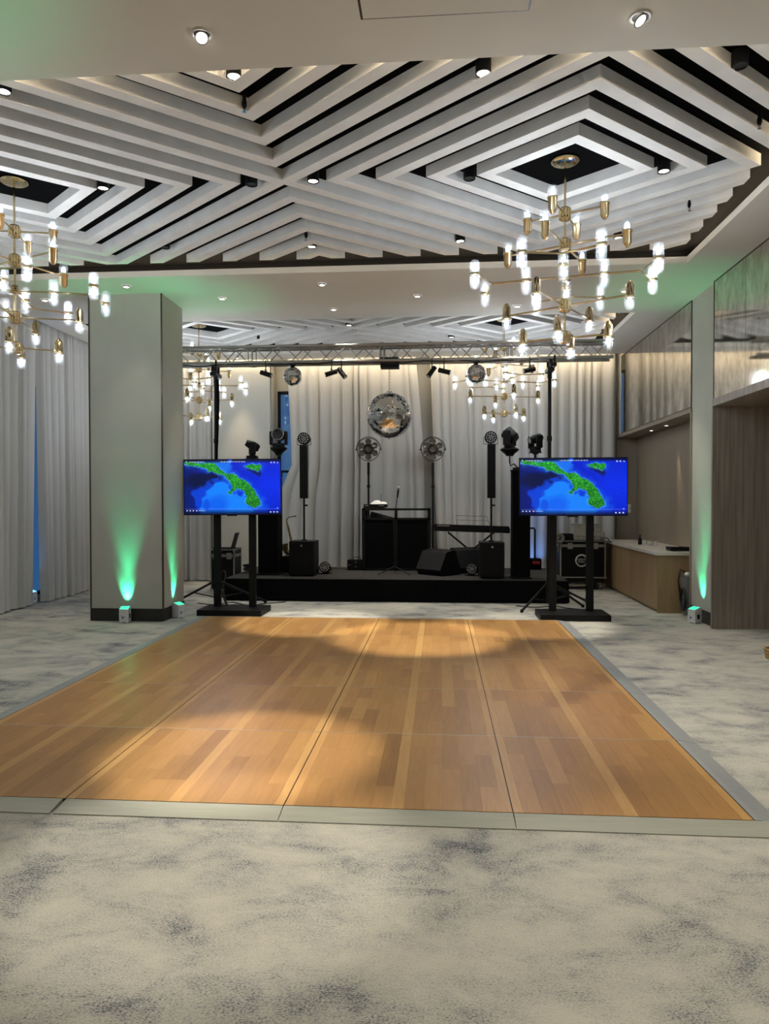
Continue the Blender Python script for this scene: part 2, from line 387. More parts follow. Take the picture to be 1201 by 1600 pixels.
def window(n, rect, axis, label):
    a, c_, z0, z1 = rect; w_ = struct(obj('window_%d' % n, None), label)
    if axis == 'y':
        y = YB+.08
        for q in ((a, a+.05, y-.03, y+.03, z0, z1), (c_-.05, c_, y-.03, y+.03, z0, z1), (a, c_, y-.03, y+.03, z0, z0+.06), (a, c_, y-.03, y+.03, z1-.06, z1), (a, c_, y-.03, y+.03, 2.25, 2.30)):
            boxes(q).build('window_bar', MT['black_metal'], w_)
        boxes((a, c_, y-.004, y+.004, z0, z1)).build('pane', MT['pane'], w_)
    else:
        x = XL-.08
        for q in ((x-.03, x+.03, a, a+.05, z0, z1), (x-.03, x+.03, c_-.05, c_, z0, z1), (x-.03, x+.03, a, c_, z0, z0+.06), (x-.03, x+.03, a, c_, z1-.06, z1)):
            boxes(q).build('window_bar', MT['black_metal'], w_)
        boxes((x-.004, x+.004, a, c_, z0, z1)).build('pane', MT['pane'], w_)
window(1, HB[0], 'y', 'dusky blue window slit right of the pale back column')
window(2, HB[1], 'y', 'narrow blue window slit at the right end of the back wall')
window(3, (10.9, 12.1, .08, 3.6), 'x', 'blue window slit in the left wall curtain gap')
# --- right wall: antique mirror over a wood niche, a plaster strip and a deep doorway recess
wr = struct(boxes((XR, 4.05, 9.535, 10.47, 0, 5.0),            # plaster strip
                  (XR+.02, 4.2, 10.47, YB, 2.99, 5.0), (4.0, 4.2, 10.4, YB, 0, 3.0), (3.56, 4.2, 14.70, YB, 0, 3.0), (3.562, 4.2, 14.43, YB, 2.97, 5.0),
                  (3.60, 5.3, 4.0, 9.535, 2.99, 5.0), (XR, 5.3, YF, 4.0, 0, 5.0), (5.2, 5.4, 4.0, 9.6, 0, 3.0)).build('wall_right', MT['plaster']), 'right wall of mirror, wood and plaster strips')
boxes((3.95, 4.0, 10.46, 14.70, 0, 2.97)).build('niche_back_panel', MT['niche_wood'], wr)
boxes((3.555, 3.96, 14.66, 14.72, 0, 2.97)).build('niche_end_panel', MT['niche_wood'], wr)
boxes((3.56, 3.96, 10.44, 10.475, 0, 2.97)).build('niche_jamb', MT['niche_wood'], wr)
boxes((3.555, 3.96, 10.455, 14.70, 2.91, 2.97)).build('niche_header', MT['niche_wood'], wr)
boxes((3.51, 5.25, 9.49, 9.53, 0, 2.97)).build('recess_side_panel', MT['door_wood'], wr)
boxes((3.505, 5.25, 4.0, 9.492, 2.87, 2.965)).build('recess_header', MT['door_wood'], wr)
boxes((5.16, 5.2, 4.0, 9.5, 0, 2.9)).build('recess_back_panel', MT['door_wood'], wr)
for y0, y1 in ((10.475, 11.69), (11.69, 12.95), (12.95, 14.42)):
    boxes((3.572, 3.598, y0+.003, y1-.003, 2.985, 4.497)).build('mirror_panel', MT['mirror'], wr)
for y0, y1 in ((8.63, 9.58), (7.65, 8.63), (6.67, 7.65), (5.69, 6.67), (4.0, 5.69)):
    boxes((3.552, 3.598, y0+.003, y1-.003, 2.975, 4.497)).build('mirror_panel', MT['mirror'], wr)
boxes((3.566, 3.572, 10.475, 14.42, 2.975, 2.99), (3.566, 3.572, 10.475, 14.42, 4.485, 4.499), (3.566, 3.60, 10.462, 10.475, 2.97, 4.499)).build('mirror_edge_trim', MT['bronze'], wr)
boxes((3.546, 3.552, 4.0, 9.58, 2.965, 2.978), (3.546, 3.552, 4.0, 9.58, 4.485, 4.499), (3.546, 3.60, 9.58, 9.59, 2.965, 4.499)).build('mirror_edge_trim', MT['bronze'], wr)
boxes((3.565, XR, 9.60, 10.43, 0, .17)).build('skirting', MT['skirting'], wr)
# --- columns
def column(x0, x1, y0, y1, label):
    c_ = struct(boxes((x0, x1, y0, y1, 0, ZC+.02)).build('column', MT['plaster']), label)
    e = .008
    boxes((x0-e, x1+e, y0-e, y1+e, 0, .175)).build('skirting', MT['skirting'], c_)
    for x in (x0, x1):
        boxes((x-.010, x+.010, y0-.006, y0+.012, .175, ZC)).build('corner_trim', MT['bronze'], c_)
    return c_
column(-4.815, -3.79, 9.53, 10.33, 'thick pale plaster column on the left with black skirting')
column(-4.63, -3.41, 14.27, 14.70, 'pale back column behind the left screen, lit by a warm beam')

# --- curtains
def curtain(path0, path1, label, z1=4.62, fold=.17, amp=.115, seed=1, shift=None, axis='x', z0=.02):
    rnd = random.Random(seed); L = abs(path1-path0); t = 0; P = [0.0]
    while t < L: t += fold*rnd.uniform(.6, 1.45); P.append(t)
    sc = L/P[-1]; P = [p*sc for p in P]; pts = []
    for i in range(len(P)-1):
        a_ = amp*rnd.uniform(.55, 1.2); sk = rnd.uniform(.3, .7)
        for k in range(8):
            u = k/8; uu = u**(math.log(.5)/math.log(sk)); pts.append((P[i]+(P[i+1]-P[i])*u, -a_*math.sin(PI*uu)**.7 + .012*math.sin(7*uu*PI)*.3, rnd.uniform(-.01, .01)))
    pts.append((L, 0, 0)); rows = [z0, .6, 1.2, 1.8, 2.4, 3.0, 3.6, 4.2, z1]; vs = []; m = MB()
    for j, z in enumerate(rows):
        h = z/z1
        for t_, d, q in pts:
            s_ = path0 + t_ + (shift(t_/L, h) if shift else 0) + q*(1-h)*1.2; dd = d*(.75+.35*(1-h))
            vs.append((s_, Y_C+dd, z) if axis == 'x' else (X_C-dd, s_, z))
    n = len(pts); m.add(vs, [(j*n+i, j*n+i+1, (j+1)*n+i+1, (j+1)*n+i) for j in range(len(rows)-1) for i in range(n-1)], True)
    o = m.build('curtain', MT['curtain']); return tag(o, label, 'curtain', 'floor length curtains')
Y_C, X_C = 14.46, -6.50
curtain(-6.25, -4.66, 'grey floor length curtain left of the pale back column', seed=3, fold=.19)
curtain(-3.10, -.46, 'grey pleated curtain behind the left half of the stage', seed=5, fold=.185,
        shift=lambda u, h: u**3*(.10*math.sin(PI*h)-.02+.14*(1-h)) + (1-u)**5*.08*math.sin(PI*min(1, h*1.1)) - (1-u)**4*.34*max(0, min(1, (.50-h)/.14)))
curtain(-.17, 3.47, 'grey pleated curtain behind the keyboard and the right screen', seed=9, fold=.20,
        shift=lambda u, h: (1-u)**5*(.18*(1-h)-.02))
curtain(3.5, 10.95, 'near grey curtain along the left wall before the blue gap', seed=11, fold=.20, axis='y', shift=lambda u, h: u**9*(.16*min(1, h*1.25)-.03))
curtain(11.15, 14.30, 'far grey curtain on the left wall between blue gap and column', seed=13, fold=.17, axis='y', shift=lambda u, h: -(1-u)**9*.07*min(1, h*1.25))

# ================================================================== DANCE FLOOR
S = 1.22; FX1, FY0 = 1.6065, 3.7518; FX0, FY1 = FX1-4*S, FY0+5*S; HT = .025
df = thing('dance_floor', 'portable honey coloured wooden dance floor with grey ramp edges', 'dance floor', (FX0, FY0, 0))
rnd = random.Random(21); rest = MB(); rest_t = []; nplank = 0
def strips():
    w_ = [('p', .05)] + [('m', .105)]*5 + [('p', .07)] + [('m', .105)]*5 + [('p', .05)]; return w_
for j in range(5):
    for i in range(4):
        x0, y0 = i*S, j*S
        pn = MB().bb(x0+.0015, x0+S-.0015, y0+.0012, y0+S-.0012, 0, HT-.004).build('floor_panel', MT['skirting'], df)
        single = j < 2 or (j == 2 and i >= 2)
        x = x0+.003; kx = (S-.006)/sum(q for _, q in strips())
        for kind, w_ in strips():
            w_ *= kx; y = y0+.004; yend = y0+S-.004
            while y < yend-.01:
                ln = yend-y if kind == 'p' and rnd.random() < .6 else rnd.choice((.3, .42, .55, .7, .9))*rnd.uniform(.9, 1.1)
                if yend-y-ln < .2: ln = yend-y
                tone = rnd.uniform(.44, .54) if kind == 'p' else min(.5, max(.02, rnd.gauss(.25, .075)))
                c3 = (tone, rnd.random(), rnd.random(), 1)
                q = MB().bb(x+.0003, x+w_-.0003, y+.0003, y+ln-.0003, HT-.004, HT)
                if single:
                    obj('plank', q.mesh('plank', MT['plank'], [c3]*8), pn); nplank += 1
                else: rest.add(q.v, q.f); rest_t += [c3]*8
                y += ln
            x += w_
ro = obj('planks', rest.mesh('planks', MT['plank'], rest_t), df); ro['kind'] = 'stuff'
for j in range(1, 5):
    for i in range(4): boxes((i*S+.004, i*S+S-.004, j*S-.0022, j*S+.0022, HT-.003, HT+.0006)).build('seam_trim', MT['steel_line'], df)
boxes((0, 4*S, 5*S-.004, 5*S+.006, 0, HT+.001)).build('seam_trim', MT['steel_line'], df)
def ramp(p, q, out, w_=.14):
    """bevelled ramp from p to q along the floor edge, sloping outwards"""
    p, q, out = Vector((*p, 0)), Vector((*q, 0)), Vector((*out, 0)); h = Vector((0, 0, 1)); vs = []
    for e, s_ in ((p, -1), (q, 1)):
        t_ = (q-p).normalized()
        vs += [e+h*.001, e+h*HT, e+out*.032+h*(HT-.001), e+out*w_+h*.006+t_*0, e+out*w_+h*.001]
    return MB().add(vs, [(0, 1, 6, 5), (1, 2, 7, 6), (2, 3, 8, 7), (3, 4, 9, 8), (4, 0, 5, 9), (0, 4, 3, 2, 1), (5, 6, 7, 8, 9)])
for i in range(4):
    ramp((i*S+(.012 if i == 1 else .003), -.004), (i*S+S-(.010 if i == 0 else .002)+(.14 if i == 3 else 0), -.004), (0, -1)).build('ramp_edge', MT['ramp_front'], df)
for j in range(5):
    ramp((4*S+.004, j*S+.003), (4*S+.004, j*S+S-.003), (1, 0)).build('ramp_edge', MT['ramp'], df)
    ramp((-.004, j*S+S-.003), (-.004, j*S+.003), (-1, 0)).build('ramp_edge', MT['ramp'], df)

# ================================================================== STAGE
SX0, SX1, SY0, SY1, SZ = -3.56, 2.06, 11.62, 13.75, .37
st = thing('stage', 'low black stage platform with black skirt in front of the curtains', 'stage', ((SX0+SX1)/2, SY0, 0))
st_o = Vector(((SX0+SX1)/2, SY0, 0))
def rel(o, *b): return [(q[0]-o.x, q[1]-o.x, q[2]-o.y, q[3]-o.y, q[4], q[5]) for q in b]
n_ = 5; wd = (SX1-SX0)/n_
for k in range(n_):
    for r_ in range(2):
        ym = (SY0+SY1)/2
        boxes(*rel(st_o, (SX0+k*wd+.003, SX0+k*wd+wd-.003, (SY0, ym)[r_]+.003, (ym, SY1)[r_]-.003, SZ-.04, SZ))).build('stage_deck', MT['stage_top'], st)
        for lx in (SX0+k*wd+.1, SX0+k*wd+wd-.16): boxes(*rel(st_o, (lx, lx+.06, (SY0, ym)[r_]+.1, (SY0, ym)[r_]+.16, 0, SZ-.04))).build('stage_leg', MT['alu'], st)
def skirt(p, q, name='stage_skirt'):
    p, q = Vector(p), Vector(q); L = (q-p).length; t_ = (q-p)/L; nn = Vector((t_.y, -t_.x)); N = int(L/.03); vs = []
    for z, f_ in ((.008, 1.0), (SZ-.006, .3)):
        for i in range(N+1):
            s_ = i/N*L; a_ = .012+.012*f_*math.sin(s_*2*PI/.13)*math.sin(s_*1.7+1)+.010*(z < .1)
            e = p+t_*s_+nn*a_; vs.append((e.x-st_o.x, e.y-st_o.y, z))
    return MB().add(vs, [(i, i+1, N+2+i, N+1+i) for i in range(N)], True).build(name, MT['black_cloth'], st)
skirt((SX0, SY0), (SX1, SY0)); skirt((SX1, SY0), (SX1, SY1)); skirt((SX0, SY1), (SX0, SY0))

# ================================================================== CHANDELIERS
NL = 16
def cap_prof(up):
    P = [(.0, -.115), (.016, -.115), (.020, -.105), (.028, -.102), (.031, -.085), (.037, -.082), (.038, .012), (.044, .014), (.044, .028), (.038, .030)]
    return P if up else [(r, -z) for r, z in P]
def glass_prof(up):
    P = [(.042, .028), (.0425, .084), (.039, .106), (.029, .122), (.014, .131), (.0005, .133)]
    return P if up else [(r, -z) for r, z in P]
CM = {}
CM['cap_up'] = MB().lathe(cap_prof(1), NL).mesh('lamp_cap', MT['brass']); CM['cap_dn'] = MB().lathe(cap_prof(0), NL).mesh('lamp_cap', MT['brass'])
CM['gl_up'] = MB().lathe(glass_prof(1), NL).mesh('lamp_shade', MT['shade']); CM['gl_dn'] = MB().lathe(glass_prof(0), NL).mesh('lamp_shade', MT['shade'])
CM['band'] = MB().lathe([(.040, -.011), (.0455, -.010), (.0455, .010), (.040, .011)], NL).mesh('lamp_band', MT['brass'])
P2 = [(.0435, .010), (.0435, .085), (.040, .106), (.029, .121), (.014, .129), (.0005, .131)]
CM['gl2_up'] = MB().lathe(P2, NL).mesh('lamp_shade', MT['shade']); CM['gl2_dn'] = MB().lathe([(r, -z) for r, z in P2], NL).mesh('lamp_shade', MT['shade'])
CM['bulb'] = MB().lathe([(.0005, -.036), (.014, -.032), (.021, -.016), (.022, .010), (.014, .030), (.0005, .036)], 10).mesh('bulb', MT['bulb'])
HUB = [(.0, -.058), (.038, -.058), (.040, -.05), (.052, -.048), (.054, -.04), (.046, -.034), (.046, .034), (.054, .04), (.052, .048), (.040, .05), (.038, .058), (.0, .058)]
hub = MB().lathe(HUB, 20)
for k in range(12): a = k*PI/6; hub.cyl((.048*math.cos(a), .048*math.sin(a), -.036), (.048*math.cos(a), .048*math.sin(a), .036), .008, n=6)
CM['hub'] = hub.mesh('hub', MT['brass'])
CM['mid'] = MB().lathe([(.0, -.03), (.06, -.03), (.06, -.022), (.045, -.012), (.030, .0), (.030, .05), (.0, .05)], 20).mesh('hub', MT['brass'])
CM['canopy'] = MB().lathe([(.0, -.03), (.10, -.03), (.122, -.022), (.125, -.012), (.125, 0), (0, 0)], 32).mesh('canopy', MT['brass'])
CM['rod'] = MB().cyl((0, 0, 3.12), (0, 0, 4.69), .010, n=10).mesh('rod', MT['brass'])
for nm, r in (('arm1', .35), ('arm2', .54), ('arm5', .58), ('arm6', .375)):
    CM[nm] = MB().cyl((.04, 0, 0), (r-.036, 0, 0), .0085, n=8).mesh('arm', MT['brass'])
CM['arm4'] = MB().cyl((.02, 0, 0), (.645, 0, 0), .010, n=8).mesh('arm', MT['brass'])
fk = .82; fa = math.radians(22)
fv = [Vector((fk*math.cos(fa), s_*fk*math.sin(fa), 0)) for s_ in (-1, 1)]
fkm = MB()
for v in fv: fkm.cyl((.64, 0, 0), v-(v-Vector((.64, 0, 0))).normalized()*.036, .0085, n=8)
CM['fork'] = fkm.mesh('fork', MT['brass'])
LGT = bpy.data.lights.new('lamp_glow', 'POINT'); LGT.energy = P_LAMP; LGT.color = (.90, .95, 1.0); LGT.shadow_soft_size = 0
LGU = LGT.copy(); LGU.energy = P_LAMP*.6
def glow(p, loc, d=None): return obj('lamp_glow', d or LGT, p, loc)
def lamp1(t, x, y, z, up):
    s_ = obj('lamp_shade', CM['gl_up' if up else 'gl_dn'], t, (x, y, z)); obj('lamp_cap', CM['cap_up' if up else 'cap_dn'], t, (x, y, z))
    obj('bulb', CM['bulb'], s_, (0, 0, .062 if up else -.062)); glow(s_, (0, 0, .068 if up else -.068), LGU if up else LGT)
def lamp2(t, x, y, z):
    obj('lamp_band', CM['band'], t, (x, y, z))
    for k, s_ in (('gl2_up', 1), ('gl2_dn', -1)):
        g_ = obj('lamp_shade', CM[k], t, (x, y, z)); obj('bulb', CM['bulb'], g_, (0, 0, .055*s_)); glow(g_, (0, 0, .058*s_))
def chandelier(cx, cy, offs, label):
    t = thing('chandelier', label, 'chandelier', (cx, cy, 0), 0, 'brass chandeliers with glass capsule lamps')
    obj('canopy', CM['canopy'], t, (0, 0, 4.701)); obj('rod', CM['rod'], t)
    for (z, r, am, up), of in zip(((4.22, .35, 'arm1', 1), (3.944, .54, 'arm2', 1), (3.404, .58, 'arm5', 0), (3.118, .375, 'arm6', 0)), (offs[0], offs[1], offs[3], offs[4])):
        obj('hub', CM['hub'], t, (0, 0, z))
        for k in range(4):
            a = math.radians(of)+k*PI/2; obj('arm', CM[am], t, (0, 0, z), (0, 0, a)); lamp1(t, r*math.cos(a), r*math.sin(a), z, up)
    z = 3.66; obj('hub', CM['mid'], t, (0, 0, z))
    for k in range(4):
        a = math.radians(offs[2])+k*PI/2; obj('arm', CM['arm4'], t, (0, 0, z), (0, 0, a)); obj('fork', CM['fork'], t, (0, 0, z), (0, 0, a))
        lamp2(t, .34*math.cos(a), .34*math.sin(a), z)
        for v in fv: q = Matrix.Rotation(a, 3, 'Z') @ v; lamp2(t, q.x, q.y, z)
    return t
chandelier(1.12, 6.52, (-27, -27, -12, -33, -18), 'large brass chandelier hanging at right front of the ceiling coffer')
chandelier(-4.02, 6.52, (12, -23, 16, 13, 24), 'large brass chandelier cut by the left edge of the photo')
chandelier(1.085, 12.1, (20, 25, 18, 10, 25), 'smaller looking far chandelier behind the truss above the right half of the stage')
chandelier(-4.15, 12.1, (0, 35, 8, 0, 40), 'smaller looking far chandelier behind the left tripod mast')

# ================================================================== CEILING LIGHTS
CY = {'h': MB().lathe([(.0, .10), (.055, .10), (.055, 0), (.046, 0), (.044, .012)], 24, sharp=True).mesh('housing', MT['black_metal']),
      'on': MB().lathe([(.046, .008), (.0, .008)], 24).mesh('lens', MT['lamp_lit']), 'off': MB().lathe([(.046, .008), (.0, .008)], 24).mesh('lens', MT['lamp_off'])}
def coffer_light(x, y, on, label, aim=(0, 0, -1), p=1.0, spot=62):
    t = thing('downlight', label, 'ceiling light', (x, y, 4.602), 0, 'black cylinder downlights in the coffers')
    obj('housing', CY['h'], t); obj('lens', CY['on' if on else 'off'], t)
    if on and p: lamp('beam_source', 'SPOT', (0, 0, -.004), aim, P_COFFER*p, WARM, t, .035, spot, .55)
RC = {'ring': MB().lathe([(.048, -.001), (.050, -.006), (.066, -.005), (.068, 0)], 28).mesh('trim_ring', MT['white_plastic']),
      'cup': MB().lathe([(.048, -.0015), (0, -.0015)], 24).mesh('dark_cup', MT['skirting']),
      'gim': MB().torus((0, 0, 0), .038, .005, n=28).mesh('gimbal_ring', MT['alu']),
      'on': MB().lathe([(.0, -.004), (.034, -.003), (.034, .002), (0, .003)], 24).mesh('lens', MT['lamp_lit'])}
def recess_light(x, y, label, aim=(0, 0, -1), p=1.0, spot=52, tilt=.0, az=0, col=WARM, scale=1, blend=.6):
    t = thing('recessed_downlight', label, 'ceiling light', (x, y, 4.5), 0, 'white recessed downlights'); t.scale = (scale,)*3
    obj('trim_ring', RC['ring'], t); obj('dark_cup', RC['cup'], t)
    g_ = obj('gimbal_ring', RC['gim'], t, (0, 0, -.020), (tilt*math.sin(az), -tilt*math.cos(az), 0)); obj('lens', RC['on'], g_)
    if p: lamp('beam_source', 'SPOT', (0, 0, -.04), aim, P_RECESS*p, col, t, .035, spot, blend)
coffer_light(-1.42, 4.90, 1, 'black cylinder downlight inside the innermost V of beams near the viewer', (.03, -.075, -1), 2.6, 25)
coffer_light(.303, 5.0, 1, 'black cylinder downlight near the front edge, right of the ceiling centre', p=.5)
coffer_light(-3.126, 4.95, 1, 'black cylinder downlight at the far left end of the front edge', p=.25)
coffer_light(2.03, 5.05, 0, 'unlit black cylinder downlight in the top right corner of the coffer')
coffer_light(-3.157, 6.54, 1, 'black cylinder downlight right of the left chandelier canopy', p=.3)
coffer_light(-1.742, 6.57, 0, 'unlit black cylinder downlight just left of the beam crossing')
coffer_light(-1.16, 6.55, 1, 'black cylinder downlight just right of the beam crossing', p=.4)
coffer_light(.274, 6.61, 0, 'unlit black cylinder downlight left of the right chandelier canopy')
coffer_light(2.003, 6.60, 1, 'black cylinder downlight right of the right chandelier canopy', (.25, -.05, -1), 1.3, 75)
coffer_light(-1.475, 8.232, 1, 'black cylinder downlight in the smallest V at the far edge', (-.06, .28, -1), 3.0, 30)
coffer_light(.238, 8.185, 1, 'black cylinder downlight at the far edge, left of the right chandelier', (-.10, .07, -1), 3.4, 30)
coffer_light(-3.177, 8.116, 0, 'unlit black cylinder downlight at the far edge left of centre')
coffer_light(2.005, 8.228, 1, 'black cylinder downlight at the far edge behind the right chandelier', (-.18, .30, -1), 3.0, 30)
for x, y, lb in ((-1.512, 11.94, 'nearer of two black downlights at the rear coffer beam crossing'), (-1.524, 12.205, 'farther of two black downlights at the rear coffer beam crossing'),
                 (.218, 12.97, 'black downlight in the rear coffer just above the truss, right of centre'), (-3.261, 12.84, 'black downlight in the rear coffer just above the truss, left of centre')):
    coffer_light(x, y, 1, lb, p=.45)
recess_light(-1.442, 4.287, 'large recessed gimbal downlight at upper left of the near soffit', (.08, -.235, -1), 3.0, 28, .5, -1.2)
recess_light(1.177, 4.337, 'large recessed gimbal downlight at upper right of the near soffit', (.02, -.44, -1), 1.3, 46, .6, -.5)
recess_light(-4.112, 9.149, 'small recessed downlight in front of the left column', p=.12)
recess_light(-3.023, 9.801, 'small recessed downlight right of the left column', (-.05, .2, -1), .35)
recess_light(-1.528, 9.274, 'small recessed downlight above the dance floor centre left', (-.05, .1, -1), .25)
recess_light(-.301, 9.897, 'small recessed downlight above the dance floor right of centre', (-.05, .15, -1), .35)
recess_light(-1.556, 10.486, 'small recessed downlight nearest to the truss', (.35, .1, -1), .5)
recess_light(-5.531, 9.678, 'small recessed downlight left of the left column', (.05, -.25, -1), .9, 60)
recess_light(2.487, 9.881, 'small recessed downlight right of the right chandelier', (.1, .25, -1), .8, 60)
recess_light(1.131, 10.53, 'small recessed downlight behind the right chandelier', (.1, .1, -1), .6)
recess_light(-4.0, 13.88, 'small recessed downlight grazing the pale back column', (0, .11, -1), .9, 36, col=WARMER, blend=1.0)
for i, (x, y) in enumerate(((-4.6, 1.6), (-1.5, 1.2), (1.6, 1.4), (-4.6, -1.6), (-1.5, -1.6), (1.6, -1.6))):  # unseen downlights added around the camera to light the near carpet
    recess_light(x, y, 'added unseen downlight brightening the near carpet, %s' % ('left front', 'middle front', 'right front', 'left behind', 'middle behind', 'right behind')[i], p=P_ROOM/P_RECESS*(.30, .30, 1.9, .5, .6, 1.4)[i], spot=110)
# niche lights
for y, lb, p, aim in ((13.10, 'tiny downlight under the niche header, farther one', .05, (.03, 0, -1)), (12.25, 'tiny downlight under the niche header, nearer one', .34, (.115, -.16, -1))):
    t = thing('niche_downlight', lb, 'ceiling light', (3.78, y, 2.909), 0, 'niche downlights'); t.scale = (.7,)*3
    obj('trim_ring', RC['ring'], t); obj('lens', RC['on'], t, (0, 0, -.003)); lamp('beam_source', 'SPOT', (.02, 0, -.02), aim, P_RECESS*p, WARMER, t, .02, 24, 1.0)
# sprinklers
def sprinkler(x, y, label):
    t = thing('sprinkler', label, 'sprinkler', (x, y, 4.701), 0, 'black ceiling sprinklers')
    MB().cyl((0, 0, 0), (0, 0, -.10), .014, n=10).cyl((0, 0, -.05), (0, 0, -.085), .020, n=6).build('pipe', MT['black_metal'], t)
    MB().cyl((0, 0, -.10), (0, 0, -.125), .006, n=8).cyl((0, 0, -.125), (0, 0, -.128), .016, n=12).cyl((.01, 0, -.10), (.008, 0, -.125), .002, n=5).cyl((-.01, 0, -.10), (-.008, 0, -.125), .002, n=5).build('spray_head', MT['chrome'], t)
sprinkler(-1.455, 5.29, 'black sprinkler at the tip of a V beam near the viewer')
sprinkler(-1.486, 7.93, 'black sprinkler above the farthest V beam')
sprinkler(2.508, 7.43, 'black sprinkler right of the right chandelier')
sprinkler(2.50, 5.84, 'black sprinkler at the right edge of the coffer')

# ================================================================== TRUSS AND MASTS
TX0, TX1, TY, TZ0, TZ1, TH = -4.37, 2.54, 10.82, 3.765, 4.005, .12
tr = thing('lighting_truss', 'grey aluminium box truss spanning the stage front on two black masts', 'truss', (0, TY, 0))
corners = [(-TH, TZ0), (TH, TZ0), (TH, TZ1), (-TH, TZ1)]
for y, z in corners: MB().cyl((TX0, y, z), (TX1, y, z), .024, n=12).build('chord', MT['alu'], tr)
joints = [-4.37, -2.87, -.86, 1.05, 2.54]
for a_, b_ in zip(joints, joints[1:]):
    for e in (a_+.03, b_-.03):
        for p, q in zip(corners, corners[1:]+corners[:1]): MB().cyl((e, *p), (e, *q), .010, n=6).build('brace', MT['alu'], tr)
    nz = max(4, 2*round((b_-a_-.12)/.46)); st_ = (b_-a_-.12)/nz
    for fi, (p, q) in enumerate(zip(corners, corners[1:]+corners[:1])):
        for k in range(nz):
            s0, s1 = a_+.06+k*st_, a_+.06+(k+1)*st_; A, B = (p, q) if (k+fi) % 2 else (q, p)
            MB().cyl((s0, *A), (s1, *B), .009, n=6).build('brace', MT['alu'], tr)
for e in joints[1:-1]:
    for y, z in corners: MB().cyl((e-.035, y, z), (e+.035, y, z), .031, n=12).build('coupler', MT['alu'], tr)
def mast(x, y, label, legs, wavy):
    t = thing('tripod_mast', label, 'lighting stand', (x, y, 0), 0, 'black tripod masts carrying the truss')
    MB().cyl((0, 0, .22), (0, 0, 1.5), .035, n=14).build('lower_tube', MT['black_metal'], t)
    MB().cyl((0, 0, 1.5), (0, 0, 3.5), .027, n=14).cyl((0, 0, 1.45), (0, 0, 1.55), .042, n=14).cyl((0, 0, 2.55), (0, 0, 2.62), .037, n=14).build('upper_tube', MT['black_metal'], t)
    MB().box((0, 0, 3.60), (.10, .30, .05)).box((0, -.12, 3.68), (.05, .03, .12)).box((0, .12, 3.68), (.05, .03, .12)).cyl((0, 0, 3.48), (0, 0, 3.60), .034, n=12).cyl((.05, -.15, 3.62), (.05, -.15, 3.80), .014, n=8).box((.03, -.16, 3.66), (.09, .04, .05)).build('truss_clamp', MT['black_metal'], t)
    for a, r in legs:
        c_, s_ = math.cos(a), math.sin(a)
        MB().cyl((.03*c_, .03*s_, .42), (r*c_, r*s_, .025), .019, n=8).build('leg', MT['black_metal'], t)
        MB().cyl((.03*c_, .03*s_, .16), (r*.55*c_, r*.55*s_, .20), .010, n=6).build('brace', MT['black_metal'], t)
        MB().cyl((r*c_, r*s_, 0), (r*c_, r*s_, .045), .024, n=10).build('foot', MT['black'], t)
    MB().cyl((0, 0, .12), (0, 0, .46), .042, n=14).cyl((0, 0, .38), (0, 0, .44), .055, n=14).build('collar', MT['black_metal'], t)
    if wavy:
        pts = [(.03*math.cos(z*2.1)+.035*math.sin(z*.9), .03*math.sin(z*2.1)-.02, .3+z) for z in [i*.12 for i in range(28)]]
        MB().tube(pts, .018, 8).build('wrapped_cable', MT['black_cloth'], t)
    return t
mast(-3.445, 10.82, 'black tripod mast left, wrapped with cable, behind the left screen', ((2.65, .92), (-.9, .5), (.75, .85)), True)
mast(1.64, 10.82, 'black tripod mast right, behind the right screen', ((3.5, .45), (.63, .72), (.9, 1.2), (4.6, .5)), False)
t = tag(MB().tube([(-4.5, 10.70, 3.72)]+[(x, 10.69+.01*math.sin(x*9), 3.735+.022*math.sin(x*3.1)*math.sin(x*7.3)) for x in [-3.9+i*.16 for i in range(36)]], .011, 6).build('truss_cable', MT['cable']), 'black power cable running along the bottom of the truss', 'cable')
# small spots on the truss
def truss_spot(x, z, aim, label):
    t = thing('spotlight', label, 'spotlight', (x, 10.70, z), 0, 'small black spotlights on the truss')
    d = Vector(aim).normalized()
    MB().cyl(-d*.085, d*.085, .036, n=16).cyl(d*.085, d*.10, .039, .039, n=16).build('lamp_body', MT['black'], t)
    MB().cyl(d*.1005, d*.103, .030, n=14).build('lens', MT['lens_glass'], t)
    MB().cyl((0, 0, .03), (0, 0, .16), .008, n=8).box((0, 0, .05), (.02, .09, .012)).torus((0, 0, .175), .028, .006, (1, 0, 0), n=16, m=6).build('clamp', MT['black_metal'], t)
truss_spot(-2.63, 3.59, (1, -.2, -.35), 'small black spotlight left on the truss, beside the left mirror ball')
truss_spot(-1.62, 3.59, (-1, -.25, -.35), 'left one of two small black spotlights left of the truss centre')
truss_spot(-1.47, 3.59, (.6, -.3, -.75), 'right one of two small black spotlights left of the truss centre')
truss_spot(-.11, 3.59, (-.5, -.3, -.75), 'left one of two small black spotlights right of the truss centre')
truss_spot(.07, 3.59, (1, -.25, -.3), 'right one of two small black spotlights right of the truss centre')
truss_spot(1.33, 3.59, (-1, -.3, -.25), 'small black spotlight right on the truss, beside the right mast')
